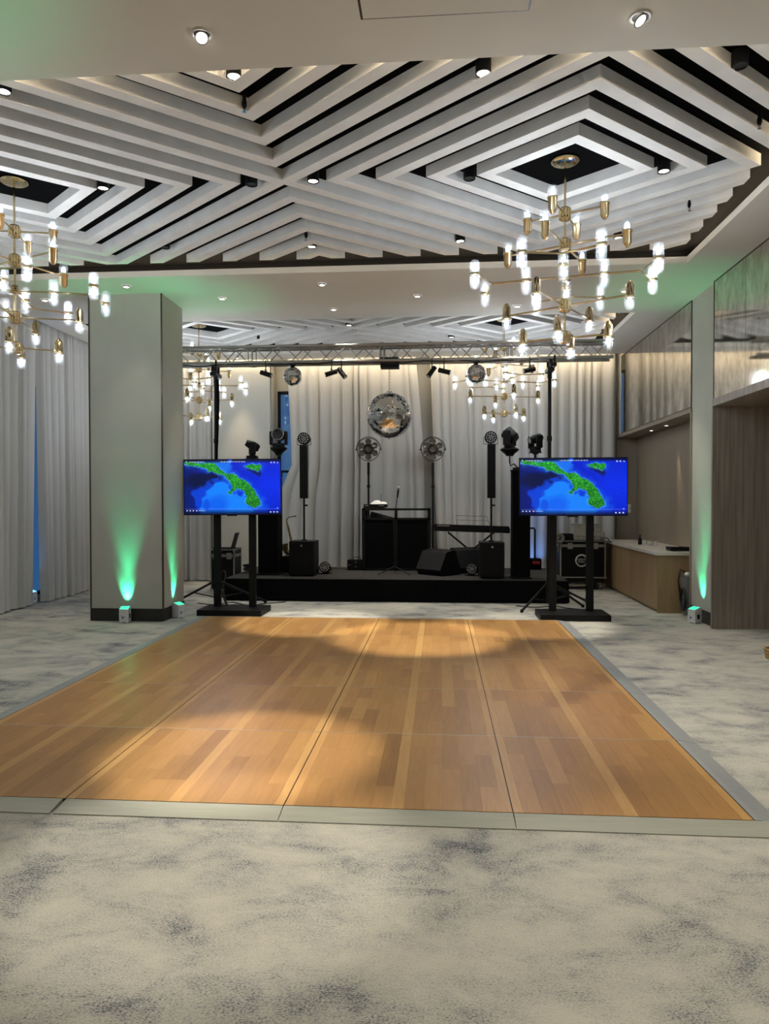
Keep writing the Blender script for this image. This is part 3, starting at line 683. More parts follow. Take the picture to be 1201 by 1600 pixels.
# mirror balls
def mirror_ball(x, z, R, rows, label, boxd):
    t = thing('mirror_ball', label, 'mirror ball', (x, TY, z), 0, 'mirror balls under the truss')
    MB().lathe([(.0005, -R*.985)]+[(R*.985*math.cos(a), R*.985*math.sin(a)) for a in [(-.5+i/24)*PI for i in range(1, 24)]]+[(.0005, R*.985)], 36).build('core', MT['grey_plastic'], t)
    rd = random.Random(rows); m = MB()
    for i in range(rows):
        la = (-.5+(i+.5)/rows)*PI; h = PI/rows*.46; n = max(5, int(2*rows*math.cos(la)))
        for k in range(n):
            lo = 2*PI*(k+.5*(i % 2))/n; wl = PI/n*.94; N = Vector((math.cos(la)*math.cos(lo), math.cos(la)*math.sin(lo), math.sin(la)))
            T = Vector((-math.sin(lo), math.cos(lo), 0)); U = N.cross(T); hw = R*math.cos(la)*wl; hh = R*h
            e1, e2 = rd.gauss(0, .022), rd.gauss(0, .022); T = (T+N*e1).normalized(); U = (U+N*e2).normalized()
            c_ = N*R; m.add([c_-T*hw-U*hh, c_+T*hw-U*hh, c_+T*hw+U*hh, c_-T*hw+U*hh], [(0, 1, 2, 3)])
    o = m.build('mirror_tiles', MT['mirror_tile'], t); o['kind'] = 'stuff'
    MB().cyl((0, 0, R*.97), (0, 0, R+.02), R*.13, n=14).cyl((0, 0, -R-.015), (0, 0, -R*.97), R*.05, n=10).build('pole_cap', MT['alu'], t)
    top = boxd-z; ch = MB(); zz = R+.02; k = 0
    while zz < top-.005:
        L = min(.03, top-zz); ch.torus((0, 0, zz+L*.5), .009, .0028, ((1, 0, 0), (0, 1, 0))[k % 2], n=10, m=5); zz += L*.8; k += 1
    o = ch.build('chain', MT['black_metal'], t); return t
mirror_ball(-.757, 2.955, .345, 46, 'largest mirror ball, hanging at the centre of the stage', 3.665)
mirror_ball(-2.242, 3.569, .142, 24, 'small mirror ball left of the big one', 3.71)
mirror_ball(.555, 3.567, .142, 24, 'small mirror ball right of the big one, before the far chandelier', 3.71)
t = thing('mirror_ball_motor', 'large black rotator box under the truss centre', 'motor', (-.745, TY, 3.665), 0)
MB().bb(-.14, .14, -.09, .09, 0, .155, .006).build('motor_case', MT['black'], t)
for x in (-.11, -.05, .01, .07, .12): MB().cyl((x, -.05, .155), (x, -.05, .21), .004, n=6).build('hook', MT['alu'], t)
for x, lb in ((-2.242, 'small black rotator above the left small mirror ball'), (.555, 'small black rotator above the right small mirror ball')):
    t = thing('mirror_ball_motor', lb, 'motor', (x, TY, 3.71), 0, 'small mirror ball rotators')
    MB().lathe([(0, 0), (.025, 0), (.06, .045), (.06, .06), (0, .06)], 18, sharp=True).box((0, 0, .075), (.16, .05, .02)).build('motor_case', MT['black'], t)

# ================================================================== SCREENS
def picture():
    W_, H_ = 320, 180
    u, v = np.meshgrid((np.arange(W_+1))/W_, (np.arange(H_+1))/H_); X = 65+u*1075; Y = 125+v*630
    rng = np.random.default_rng(4)
    def fbm(n0, octs=5):
        o = np.zeros_like(X); a = 1
        for k in range(octs):
            n = n0*2**k; g = rng.standard_normal((int(n*.6)+3, n+3)); gx, gy = u*n, v*n*.58; ix, iy = gx.astype(int), gy.astype(int); fx, fy = gx-ix, gy-iy
            fx = fx*fx*(3-2*fx); fy = fy*fy*(3-2*fy)
            o += a*((g[iy, ix]*(1-fx)+g[iy, ix+1]*fx)*(1-fy)+(g[iy+1, ix]*(1-fx)+g[iy+1, ix+1]*fx)*fy); a *= .55
        return o
    def sd(poly):
        P = np.array(poly, float); d = np.full(X.shape, 1e9); ins = np.zeros(X.shape, bool)
        for i in range(len(P)):
            a, b = P[i], P[(i+1) % len(P)]; e = b-a; t = np.clip(((X-a[0])*e[0]+(Y-a[1])*e[1])/(e@e), 0, 1)
            d = np.minimum(d, np.hypot(X-a[0]-t*e[0], Y-a[1]-t*e[1]))
            c = (a[1] > Y) != (b[1] > Y)
            with np.errstate(divide='ignore', invalid='ignore'): xx = a[0]+(Y-a[1])*e[0]/(e[1] if e[1] else 1e-9)
            ins ^= c & (X < xx)
        return np.where(ins, -d, d)
    n1, n2, n3 = fbm(10), fbm(24, 4), fbm(95, 2)
    main = [(66, 140), (200, 160), (290, 168), (400, 168), (430, 190), (470, 235), (520, 280), (570, 288), (620, 285), (680, 330), (740, 370), (800, 420), (840, 470), (880, 540), (912, 600), (915, 640), (860, 690), (820, 680), (770, 640), (755, 600), (760, 550), (740, 500), (700, 470), (660, 460), (620, 490), (590, 520), (565, 505), (585, 480), (600, 440), (580, 400), (575, 360), (540, 330), (480, 295), (420, 280), (350, 255), (290, 215), (200, 195), (110, 185)]
    isl = [(745, 200), (800, 185), (900, 178), (928, 200), (918, 240), (890, 268), (870, 250), (830, 228), (770, 220)]
    isl_dark = [(750, 215), (800, 225), (870, 250), (915, 250), (930, 300), (900, 320), (840, 280), (780, 250)]
    shelf = [(250, 760), (258, 610), (300, 530), (400, 410), (470, 392), (570, 400), (600, 520), (750, 540), (770, 630), (840, 700), (820, 760)]
    outer = [(150, 510), (250, 440), (330, 380), (450, 345), (590, 350), (640, 480), (800, 500), (960, 560), (1010, 640), (1000, 760), (230, 760)]
    topb = [(430, 125), (600, 125), (585, 200), (560, 275), (520, 275), (470, 232), (430, 180)]
    c = np.zeros(X.shape+(3,)); lerp = lambda c, col, m: c*(1-m[..., None])+np.array(col)/255*m[..., None]
    sm = lambda d, w: np.clip(.5-d/w, 0, 1)
    c[:] = np.array((0, 34, 205))/255
    c = lerp(c, (2, 22, 110), np.clip((520-X)/420, 0, 1))
    c = lerp(c, (0, 45, 235), np.clip((X-760)/200, 0, 1)*np.clip(1-abs(Y-420)/330, 0, 1))
    c = lerp(c, (3, 14, 62), sm(np.hypot((X-300)/230, (Y-370)/95)-1+n1*.05, .5)*.95)
    c = lerp(c, (4, 70, 225), sm(sd(outer)+n2*16, 40)*.85)
    c = lerp(c, (18, 130, 252), sm(sd(shelf)+n2*12, 26))
    c = lerp(c, (4, 80, 235), sm(np.hypot((X-430)/120, (Y-640)/90)-1+n1*.12, .9)*.6)
    c = lerp(c, (2, 60, 215), sm(np.hypot((X-310)/40, (Y-650)/70)-1, .5)*.6)
    c = lerp(c, (25, 125, 245), sm(sd(topb)+n2*10, 30)*.85)
    dm = np.minimum(sd(main), sd(isl)) + n2*5
    c = lerp(c, (30, 130, 235), np.clip(1-dm/70, 0, 1)**1.5*.75*np.clip(.6+n1*.3, 0, 1))
    c = lerp(c, (6, 20, 90), sm(sd(isl_dark)+n3*5, 14)*.9)
    c = lerp(c, (110, 200, 250), np.clip(1-np.abs(dm-6)/7, 0, 1)*.55)
    g = np.clip(.45+n3*.28, 0, 1)[..., None]; hill = np.clip((Y-150)/500, 0, 1)[..., None]
    land = np.array((12, 105, 40))/255*(1-g)+np.array((70, 225, 60))/255*g
    land = land*(1-.25*hill)
    m = sm(dm, 6)[..., None]; c = c*(1-m)+land*m
    ed = np.abs(np.sin((Y*.9+n1*60)/42))+np.abs(n2)*.6
    c = lerp(c, (95, 150, 245), np.clip(.10-ed*.6, 0, .1)*6*((X > 930) & (Y < 560) & (Y > 200)))
    c = lerp(c, (0, 0, 12), np.clip((165-Y)/26, 0, 1)*.75*((X < 560) | (X > 600)))
    c = lerp(c, (0, 0, 25), np.clip((Y-700)/45, 0, 1)*.7)
    def dot(x, y, r, w=(235, 240, 255)):
        nonlocal c; c = lerp(c, w, np.clip(1.4-np.hypot(X-x, (Y-y))/r, 0, 1))
    for x in (1040, 1073): dot(x, 161, 9)
    dot(1110, 163, 7); dot(90, 147, 7)
    for x in (95, 130, 165, 203): dot(x, 715, 8)
    for x in (1030, 1067, 1103): dot(x, 732, 9)
    dot(1107, 688, 9, (150, 160, 240)); dot(78, 180, 9, (160, 175, 230))
    bars = (np.abs(Y-150) < 5) & (X > 120) & (X < 752) & (np.sin(X*.42)+np.sin(X*.23+1) > -.35)
    c = lerp(c, (225, 235, 255), bars*.75*((X < 300) | (X > 470)))
    c = lerp(c, (120, 140, 220), ((np.abs(Y-695) < 2) & (X > 80) & (X < 1120))*.7); c = lerp(c, (200, 210, 255), ((np.abs(Y-715) < 3) & (X > 225) & (X < 300))*.7)
    c = np.clip(c, 0, 1); return W_, H_, np.where(c <= .04045, c/12.92, ((c+.055)/1.055)**2.4)
PW, PH, PC = picture()
def tv_screen_mesh(w_, h_):
    gx = np.linspace(-w_/2, w_/2, PW+1); gz = np.linspace(h_/2, -h_/2, PH+1)
    V = np.zeros(((PH+1)*(PW+1), 3)); V[:, 0] = np.tile(gx, PH+1); V[:, 2] = np.repeat(gz, PW+1)
    i = (np.arange(PH)[:, None]*(PW+1)+np.arange(PW)[None]).ravel(); F = np.stack([i, i+PW+1, i+PW+2, i+1], 1)
    me = bpy.data.meshes.new('screen'); me.from_pydata(V.tolist(), [], F.tolist())
    a = me.attributes.new('picture', 'FLOAT_COLOR', 'POINT'); a.data.foreach_set('color', np.concatenate([PC.reshape(-1, 3), np.ones(((PH+1)*(PW+1), 1))], 1).astype(np.float32).ravel())
    me.materials.append(MT['screen']); return me
def television(x, y, z, w_, h_, rz, label, roll=0):
    t = thing('television', label, 'television', (x, y, z), rz, 'flat screens on black stands'); t.rotation_euler = (0, roll, rz)
    b = .010
    MB().bb(-w_/2, w_/2, 0, .035, -h_/2, h_/2, .006).build('casing', MT['black'], t)
    for q in ((-w_/2, w_/2, -.006, 0, h_/2-b, h_/2), (-w_/2, w_/2, -.006, 0, -h_/2, -h_/2+b*1.6), (-w_/2, -w_/2+b, -.006, 0, -h_/2, h_/2), (w_/2-b, w_/2, -.006, 0, -h_/2, h_/2)):
        boxes(q).build('bezel', MT['black'], t)
    obj('screen', tv_screen_mesh(w_-2*b, h_-2.6*b), t, (0, -.002, b*.3))
    MB().bb(-.08, .07, -.006, .01, -h_/2-.014, -h_/2, .002).build('sensor_bar', MT['black'], t)
    MB().bb(-.35, .35, .035, .085, -h_/2+.05, h_/2-.3, .01).build('rear_housing', MT['black'], t)
def tv_stand(x0, x1, y0, y1, pxs, py, ztop, label):
    t = thing('screen_stand', label, 'stand', ((x0+x1)/2, y0, 0), 0, 'black twin post screen stands'); ox, oy = (x0+x1)/2, y0
    MB().bb(x0-ox, x1-ox, 0, y1-y0, 0, .085, .004).build('base_plate', MT['black'], t)
    for p in pxs: MB().bb(p-.05-ox, p+.05-ox, py-oy-.035, py-oy+.035, .085, ztop, .004).build('post', MT['black_metal'], t)
    MB().bb(pxs[0]-ox, pxs[1]-ox, py-oy-.052, py-oy-.035, ztop-.45, ztop-.37).bb(pxs[0]-ox, pxs[1]-ox, py-oy-.052, py-oy-.035, ztop-.2, ztop-.12).build('crossbar', MT['black_metal'], t)
tv_stand(-3.49, -2.545, 10.02, 10.62, (-3.305, -2.77), 10.42, 2.15, 'black stand with flat base under the left screen')
tv_stand(1.39, 2.345, 9.93, 10.52, (1.615, 2.135), 10.33, 2.15, 'black stand with flat base under the right screen')
television(-3.035, 10.28, 1.863, 1.455, .825, .012, 'flat screen on left stand, showing a green coast in blue sea', -.004)
television(1.872, 10.18, 1.853, 1.497, .820, .0, 'flat screen on right stand, showing a green coast in blue sea', -.002)

# ================================================================== STAGE GEAR
def par_light(loc, label, R=.10, rz=0, tilt=0, floor=False):
    t = thing('par_light', label, 'stage light', loc, rz, 'round led par lights')
    E = Euler((tilt, 0, 0)).to_matrix().to_4x4(); A = Matrix.Translation((0, 0, R*1.12)) @ E @ Matrix.Rotation(PI/2, 4, 'X')
    MB().lathe([(R*.8, -.12), (R*.95, -.10), (R, -.02), (R, .04), (R*.93, .045), (R*.90, .03)], 28, A, True).lathe([(R*.8, -.12), (0, -.12)], 28, A).build('can', MT['black'], t)
    MB().lathe([(R*.91, .030), (0, .030)], 28, A).build('face_plate', MT['black_metal'], t)
    for n, rr in ((1, 0), (6, R*.34), (12, R*.70)):
        for k in range(n):
            a = 2*PI*k/n+.26; MB().lathe([(R*.125, .0), (R*.115, .012), (0, .016)], 10, A @ Matrix.Translation((rr*math.cos(a), rr*math.sin(a), .031))).build('lens', MT['lens_glass'], t)
    for s_ in (-1, 1): MB().box((s_*R*1.13, 0, R*.62), (.006, .025, R*1.1)).build('yoke', MT['black_metal'], t)
    MB().box((0, 0, .06*R), (R*2.26, .03, .008)).build('yoke', MT['black_metal'], t)
    if floor: MB().box((0, .06, .004), (R*1.4, .20, .008)).build('floor_bracket', MT['black_metal'], t)
def column_speaker(x, y, z0, z1, label, w_, par):
    t = thing('column_speaker', label, 'loudspeaker', (x, y, SZ), 0, 'black column loudspeakers')
    h = .60
    MB().bb(-w_/2, w_/2, 0, .50, .015, h, .012).build('subwoofer', MT['black'], t)
    MB().bb(-w_/2+.02, w_/2-.02, -.008, 0, .04, h-.03, .003).build('grille', MT['mesh_black'], t)
    MB().box((0, -.010, h-.075), (.03, .004, .03)).build('badge', MT['alu'], t)
    for s_ in (-1, 1): MB().bb(s_*(w_/2+.001)-.004, s_*(w_/2+.001)+.004, .18, .32, .30, .36, .002).build('handle', MT['black_metal'], t)
    for sx in (-1, 1):
        for sy in (.06, .44): MB().cyl((sx*(w_/2-.05), sy, 0), (sx*(w_/2-.05), sy, .016), .02, n=10).build('foot', MT['black'], t)
    MB().cyl((0, .25, h), (0, .25, z0-SZ+.02), .017, n=12).cyl((0, .25, h), (0, .25, h+.02), .05, n=14).box((.04, .25, z0-SZ-.12), (.05, .02, .03)).build('pole', MT['black_metal'], t)
    MB().bb(-.066, .066, .19, .32, z0-SZ, z1-SZ, .008).build('column_array', MT['black'], t)
    MB().bb(-.056, .056, .183, .19, z0-SZ+.02, z1-SZ-.02, .002).build('grille', MT['mesh_black'], t)
    return t
column_speaker(-2.34, 11.98, 1.70, 2.62, 'black column loudspeaker with subwoofer on the left of the stage', .43, 1)
column_speaker(.87, 11.82, 1.70, 2.60, 'black column loudspeaker with subwoofer on the right beside the keyboard', .40, 1)
par_light((-2.34, 12.24, 2.622), 'round led par light on top of the left column loudspeaker', .105)
par_light((.86, 12.08, 2.602), 'round led par light on top of the right column loudspeaker', .105)
par_light((-2.01, 12.45, SZ), 'round led par light on stage floor right of the left subwoofer', .10, 0, -.25, True)
par_light((.555, 12.30, SZ), 'round led par light on stage floor left of the right subwoofer', .10, 0, -.2, True)
# black draped towers with moving heads
def tower(x0, x1, y, ztop, label, bar):
    t = thing('lighting_tower', label, 'stand', ((x0+x1)/2, y, SZ), 0, 'black draped towers'); w_ = x1-x0
    MB().bb(-w_/2-.02, w_/2+.02, -.02, w_+.02, 0, .03, .004).build('base_plate', MT['black_metal'], t)
    N = 48; vs = []
    for z in (.03, ztop-SZ):
        for k in range(N):
            a = 2*PI*k/N; c_, s_ = math.cos(a), math.sin(a); q = (w_/2)/max(abs(c_), abs(s_))*(1+.02*math.sin(9*a)*(1 if z < 1 else .3)); vs.append((q*c_, w_/2+q*s_, z))
    MB().add(vs, [(k, (k+1) % N, N+(k+1) % N, N+k) for k in range(N)]).build('drape', MT['black_cloth'], t)
    MB().bb(-w_/2-.015, w_/2+.015, -.015, w_+.015, ztop-SZ, ztop-SZ+.02, .003).build('top_plate', MT['black_metal'], t)
    xm = (x0+x1)/2; MB().bb(bar[0]-xm, bar[1]-xm, w_/2-.03, w_/2+.03, ztop-SZ+.02, ztop-SZ+.06, .004).build('crossbar', MT['black_metal'], t); return t
tower(-3.13, -2.78, 12.13, 2.10, 'black draped tower behind the left screen', (-3.36, -2.74))
tower(1.20, 1.49, 11.84, 2.15, 'black draped tower behind the right screen', (1.22, 1.66))
def moving_head(loc, label, yaw, tilt, k=1.0, wash=True, post=.2, bend=None):
    t = thing('moving_head', label, 'stage light', loc, 0, 'black moving head lights')
    if post:
        if bend: MB().tube([(bend[0], bend[1], bend[2]), (bend[0]*.5, bend[1]*.5, bend[2]*.65), (bend[0]*.12, 0, -post*.9), (0, 0, -post*.55), (0, 0, 0)], .012, 8).build('bracket', MT['black_metal'], t)
        else: MB().cyl((0, 0, -post), (0, 0, 0), .02, n=10).cyl((0, 0, -.02), (0, 0, 0), .05, n=12).build('bracket', MT['black_metal'], t)
    if wash: MB().lathe([(0, 0), (.05*k, 0), (.07*k, .03*k), (.11*k, .06*k), (.135*k, .085*k), (.135*k, .10*k), (.09*k, .125*k), (0, .125*k)], 10, None, True).build('base', MT['black'], t); zb = .125*k
    else: MB().bb(-.085*k, .085*k, -.08*k, .08*k, 0, .05*k, .008*k).bb(-.10*k, .10*k, -.09*k, .09*k, 0, .012*k, .003).build('base', MT['black'], t); zb = .05*k
    Rz = Matrix.Rotation(yaw, 4, 'Z'); y = Matrix.Translation((0, 0, zb)) @ Rz
    ym = MB(); q = lambda m_, c, d, b: [m_.add([y @ Vector(v) for v in mm.v], mm.f) for mm in [MB().box(c, d, None, b)]]
    q(ym, (0, 0, .025*k), (.19*k, .10*k, .05*k), .008*k)
    for s_ in (-1, 1): q(ym, (s_*.118*k, 0, .13*k), (.036*k, .11*k, .21*k), .012*k)
    ym.build('yoke', MT['black'], t)
    H = y @ Matrix.Translation((0, 0, .18*k)) @ Matrix.Rotation(tilt, 4, 'X') @ Matrix.Rotation(PI/2, 4, 'X')
    if wash:
        MB().lathe([(0, -.12*k), (.07*k, -.12*k), (.095*k, -.07*k), (.10*k, .05*k), (.098*k, .075*k), (.088*k, .075*k), (.086*k, .065*k)], 24, H, True).build('head', MT['black'], t)
        MB().lathe([(.087*k, .066*k), (0, .072*k)], 24, H).build('lens', MT['lamp_off'], t)
        MB().torus(H @ Vector((0, 0, .072*k)), .092*k, .006*k, (H.to_3x3() @ Vector((0, 0, 1))), n=28).build('lens_rim', MT['alu'] if tilt < .2 and yaw == 0 else MT['black_metal'], t)
        for n, rr in ((1, 0), (6, .032*k), (12, .062*k)):
            for i in range(n): a = 2*PI*i/n; MB().lathe([(.013*k, 0), (.011*k, .006*k), (0, .008*k)], 8, H @ Matrix.Translation((rr*math.cos(a), rr*math.sin(a), .070*k))).build('led_lens', MT['black_metal'], t)
    else:
        MB().lathe([(0, -.13*k), (.05*k, -.13*k), (.075*k, -.09*k), (.078*k, .02*k), (.058*k, .10*k), (.055*k, .12*k), (.045*k, .12*k)], 20, H, True).build('head', MT['black'], t)
        MB().lathe([(.046*k, .116*k), (0, .12*k)], 20, H).build('lens', MT['lens_glass'], t)
moving_head((-3.27, 12.305, 2.40), 'smaller moving head tilted left, above the left screen', -1.25, -.45, 1.0, False, .24)
moving_head((-2.80, 12.305, 2.47), 'large moving head facing forward, above the left screen', 0, -.10, 1.12, True, .31)
moving_head((1.165, 11.985, 2.40), 'large moving head seen from the side, left of the right screen', -2.0, -.75, 1.15, True, .18, (.14, 0, -.20))
moving_head((1.585, 11.985, 2.45), 'smaller moving head tilted left, above the right screen', -1.1, .28, 1.0, False, .24)
# flower shaped lamps on stands
def flower_lamp(x, y, z, label, lit):
    t = thing('flower_lamp', label, 'stage light', (x, y, 0), 0, 'flower shaped lamps on stands'); base = SZ if y < SY1 else 0
    ax = (0, -1, 0)
    MB().cyl((0, 0, base+.03), (0, 0, z-.42), .020, n=12).cyl((0, 0, z-.5), (0, 0, z-.255), .026, n=12).cyl((0, 0, z-.75), (0, 0, z-.70), .032, n=12).build('pole', MT['black_metal'], t)
    for k in range(3):
        a = k*2*PI/3+.5; MB().cyl((0, 0, base+.28), (.20*math.cos(a), .20*math.sin(a), base+.012), .012, n=8).build('leg', MT['black_metal'], t)
    MB().torus((0, 0, z), .225, .007, ax, n=48, m=6).build('ring', MT['black_metal'], t)
    MB().torus((0, 0, z), .245, .006, ax, n=32, m=6, a0=-.1, a1=PI+.1).build('yoke', MT['black_metal'], t)
    for s_ in (-1, 1): MB().cyl((s_*.215, 0, z), (s_*.26, 0, z), .010, n=8).build('pivot', MT['black_metal'], t)
    MB().lathe([(0, -.04), (.105, -.03), (.115, 0), (.105, .012), (0, .02)], 12, Matrix.Translation((0, 0, z)) @ Matrix.Rotation(PI/2, 4, 'X')).build('back_plate', MT['flower_body'], t)
    for k in range(7):
        a = PI/2+(k-1)*PI/3; c_ = Vector((0, 0, z)) if k == 0 else Vector((.148*math.cos(a), 0, z+.148*math.sin(a)))
        A = Matrix.Translation(c_) @ Matrix.Rotation(PI/2, 4, 'X')
        p = MB().lathe([(0, -.04), (.04, -.035), (.058, 0), (.060, .035), (.056, .037), (.052, .030)], 22, A).build('lamp_cup', MT['flower_body'], t)
        MB().lathe([(.053, .029), (.03, .022), (0, .018)], 22, A).build('reflector', MT['amber_glass'], p)
flower_lamp(-1.39, 13.98, 2.67, 'flower shaped lamp on stand, left of the console', 0)
flower_lamp(-.125, 13.98, 2.66, 'flower shaped lamp on stand, right of the console', 0)
# dj console
t = thing('dj_console', 'black framed console with cloth front at the stage centre', 'console', (-.795, 13.12, SZ))
W2, H2, D2 = .605, 1.15, .55; b = .026
for x in (-W2, 0, W2): MB().bb(x-b, x+b, -b, b, 0, H2).build('frame_post', MT['black_metal'], t)
for x in (-W2, W2): MB().bb(x-b, x+b, D2-b, D2+b, 0, H2).build('frame_post', MT['black_metal'], t)
for z in (.02, .955, H2-.02): MB().bb(-W2-b, W2+b, -b, b, z-.02, z+.02).build('frame_rail', MT['black_metal'], t)
for x in (-W2, W2): MB().bb(x-b, x+b, 0, D2, H2-.04, H2).build('frame_rail', MT['black_metal'], t)
for x0, x1 in ((-W2+b, -b), (b, W2-b)): MB().bb(x0, x1, -.008, .004, .04, .94).build('cloth_panel', MT['black_cloth'], t)
MB().bb(-W2, -W2+.008, 0, D2, .04, .94).bb(W2-.008, W2, 0, D2, .04, .94).build('cloth_panel', MT['black_cloth'], t)
MB().bb(-W2, -.22, -.01, D2, H2, H2+.02).build('top_shelf', MT['black_metal'], t)
MB().bb(-W2, W2, .05, D2, .90, .925).build('inner_shelf', MT['black_metal'], t)
t = thing('wireless_receiver', 'flat black receiver unit with antenna on the console top', 'audio unit', (-1.19, 13.16, SZ+H2+.02))
MB().bb(-.21, .22, 0, .25, 0, .055, .004).build('unit_case', MT['black'], t)
MB().box((-.15, -.002, .03), (.06, .004, .015)).box((.12, -.002, .03), (.09, .004, .012)).build('front_marks', MT['alu'], t)
MB().cyl((.10, .2, .05), (.10, .2, .25), .004, n=6).build('antenna', MT['black_metal'], t)
m = MB(); 
m.lathe([(.0005, .075), (.03, .07), (.06, .05), (.09, .02), (.10, 0)], 18, Matrix.Translation((-1.16, 13.28, SZ+H2+.075)) @ Matrix.Diagonal((1.2, .8, 1, 1))).lathe([(.0005, .045), (.05, .04), (.075, .018), (.08, 0)], 18, Matrix.Translation((-1.05, 13.27, SZ+H2+.075)))
tag(m.build('folded_cloth', MT['white_cloth']), 'crumpled white cloth lying on the receiver', 'cloth')
t = thing('audio_mixer', 'small black mixer with knobs inside the open left bay of the console', 'mixer', (-1.10, 13.34, SZ+.925))
MB().add([(-.2, 0, 0), (.22, 0, 0), (.22, .25, 0), (-.2, .25, 0), (-.2, 0, .09), (.22, 0, .02), (.22, .25, .05), (-.2, .25, .16)], [(0, 3, 2, 1), (4, 5, 6, 7), (0, 1, 5, 4), (1, 2, 6, 5), (2, 3, 7, 6), (3, 0, 4, 7)]).build('mixer_body', MT['black'], t)
for k in range(9): MB().cyl((-.16+k*.04, .02, .05), (-.16+k*.04, .02, .115-k*.008), .010, n=8).build('knob', MT['black_metal'], t)
# mic stand
t = thing('microphone_stand', 'black microphone stand with tilted microphone before the console', 'microphone', (-.78, 12.42, SZ))
for k in range(3):
    a = -2.6+k*2*PI/3; MB().cyl((0, 0, .14), (.33*math.cos(a), .33*math.sin(a), .012), .010, n=8).build('leg', MT['black_metal'], t)
MB().cyl((0, 0, .10), (-.01, 0, .95), .011, n=10).cyl((0, 0, .10), (0, 0, .2), .022, n=10).build('pole', MT['black_metal'], t)
MB().cyl((-.01, 0, .88), (.05, -.02, 1.36), .008, n=8).cyl((-.01, 0, .9), (-.01, 0, .97), .018, n=10).build('boom', MT['black_metal'], t)
mq = MB().cyl((.05, -.02, 1.34), (.068, -.03, 1.48), .014, .020, n=12).build('microphone', MT['black_metal'], t)
MB().lathe([(.0005, -.03), (.018, -.024), (.027, 0), (.022, .02), (.0005, .03)], 14, Matrix.Translation((.073, -.034, 1.51))).build('grille_ball', MT['grey_plastic'], mq)
# wedge monitors
def wedge(x, y, rz, label):
    t = thing('floor_monitor', label, 'loudspeaker', (x, y, SZ), rz, 'black wedge monitors')
    pr = [(-.26, 0), (.20, 0), (.26, .10), (.10, .40), (-.10, .44), (-.26, .12)]
    A = Matrix.Rotation(PI/2, 4, 'X'); MB().prism(pr, -.29, .29, Matrix.Rotation(PI/2, 4, 'Z') @ A).build('cabinet', MT['black'], t)
    e0, e1 = Vector((-.26, .12)), Vector((-.10, .44)); d = (e1-e0).normalized(); n_2 = Vector((-d.y, d.x)); P = [e0+d*.02, e1-d*.02, e1-d*.02+n_2*.008, e0+d*.02+n_2*.008]
    MB().prism([tuple(p) for p in P], -.27, .27, Matrix.Rotation(PI/2, 4, 'Z') @ A).build('grille', MT['mesh_black'], t)
    for s_ in (-1, 1): MB().box((s_*.292, -.02, .17), (.006, .13, .05), None, .002).build('handle', MT['black_metal'], t)
wedge(-.02, 12.50, PI-.75, 'black wedge monitor nearest the console')
wedge(.50, 12.95, PI+.5, 'black wedge monitor under the keyboard')
# keyboard on x stand
t = thing('keyboard', 'black stage piano seen from behind on a cross stand', 'keyboard', (.57, 12.95, 1.09), .0)
K = [(-.71, .0), (.71, .0)]
MB().bb(-.71, .68, 0, .30, 0, .085, .008).bb(-.71, .68, .0, .09, .07, .125, .006).bb(.64, .70, 0, .30, 0, .10, .02).build('body', MT['black'], t)
MB().box((-.50, -.002, .10), (.22, .003, .014)).build('name_strip', MT['alu'], t)
for x in (-.05, .02, .42): MB().box((x, -.002, .055), (.05, .003, .02)).build('socket_panel', MT['black_metal'], t)
for k in range(52): MB().bb(-.61+k*.0235, -.61+k*.0235+.0222, .31-.16, .305, .085, .096).build('key', MT['white_plastic'], t)
MB().tube([(-.25, .05, .12), (-.28, .11, .29), (.28, .11, .29), (.34, .05, .12)], .004, 5).tube([(-.265, .08, .21), (.31, .08, .21)], .003, 5).build('music_rest', MT['black_metal'], t)
t.rotation_euler = (0, .03, 0)
t = thing('keyboard_stand', 'black cross legged stand under the keyboard', 'stand', (.57, 13.08, SZ))
for s_ in (-1, 1):
    MB().cyl((-.42*s_, -.05*s_, .02), (.40*s_, -.05*s_, .70), .016, n=8).build('leg', MT['black_metal'], t)
    MB().cyl((-.42*s_, -.19, .02), (-.42*s_, .19, .02), .016, n=8).build('foot_bar', MT['black_metal'], t)
    MB().cyl((.40*s_, -.17, .70), (.40*s_, .17, .70), .018, n=8).build('top_bar', MT['black_metal'], t)
# fog machine
t = thing('fog_machine', 'small black box unit with wire handle left of the console', 'fog machine', (-1.56, 13.10, SZ))
MB().bb(-.14, .13, 0, .24, .012, .19, .008).build('case', MT['black'], t)
MB().tube([(-.04, .12, .19), (-.04, .12, .235), (.09, .12, .235), (.09, .12, .19)], .006, 6).build('handle', MT['black_metal'], t)
for x in (-.10, .09): MB().bb(x-.02, x+.02, .02, .22, 0, .013).build('foot', MT['black'], t)
for x, z in ((.02, .15), (.02, .07), (-.1, .10)): MB().box((x, -.002, z), (.035, .004, .012)).build('dial', MT['alu'], t)
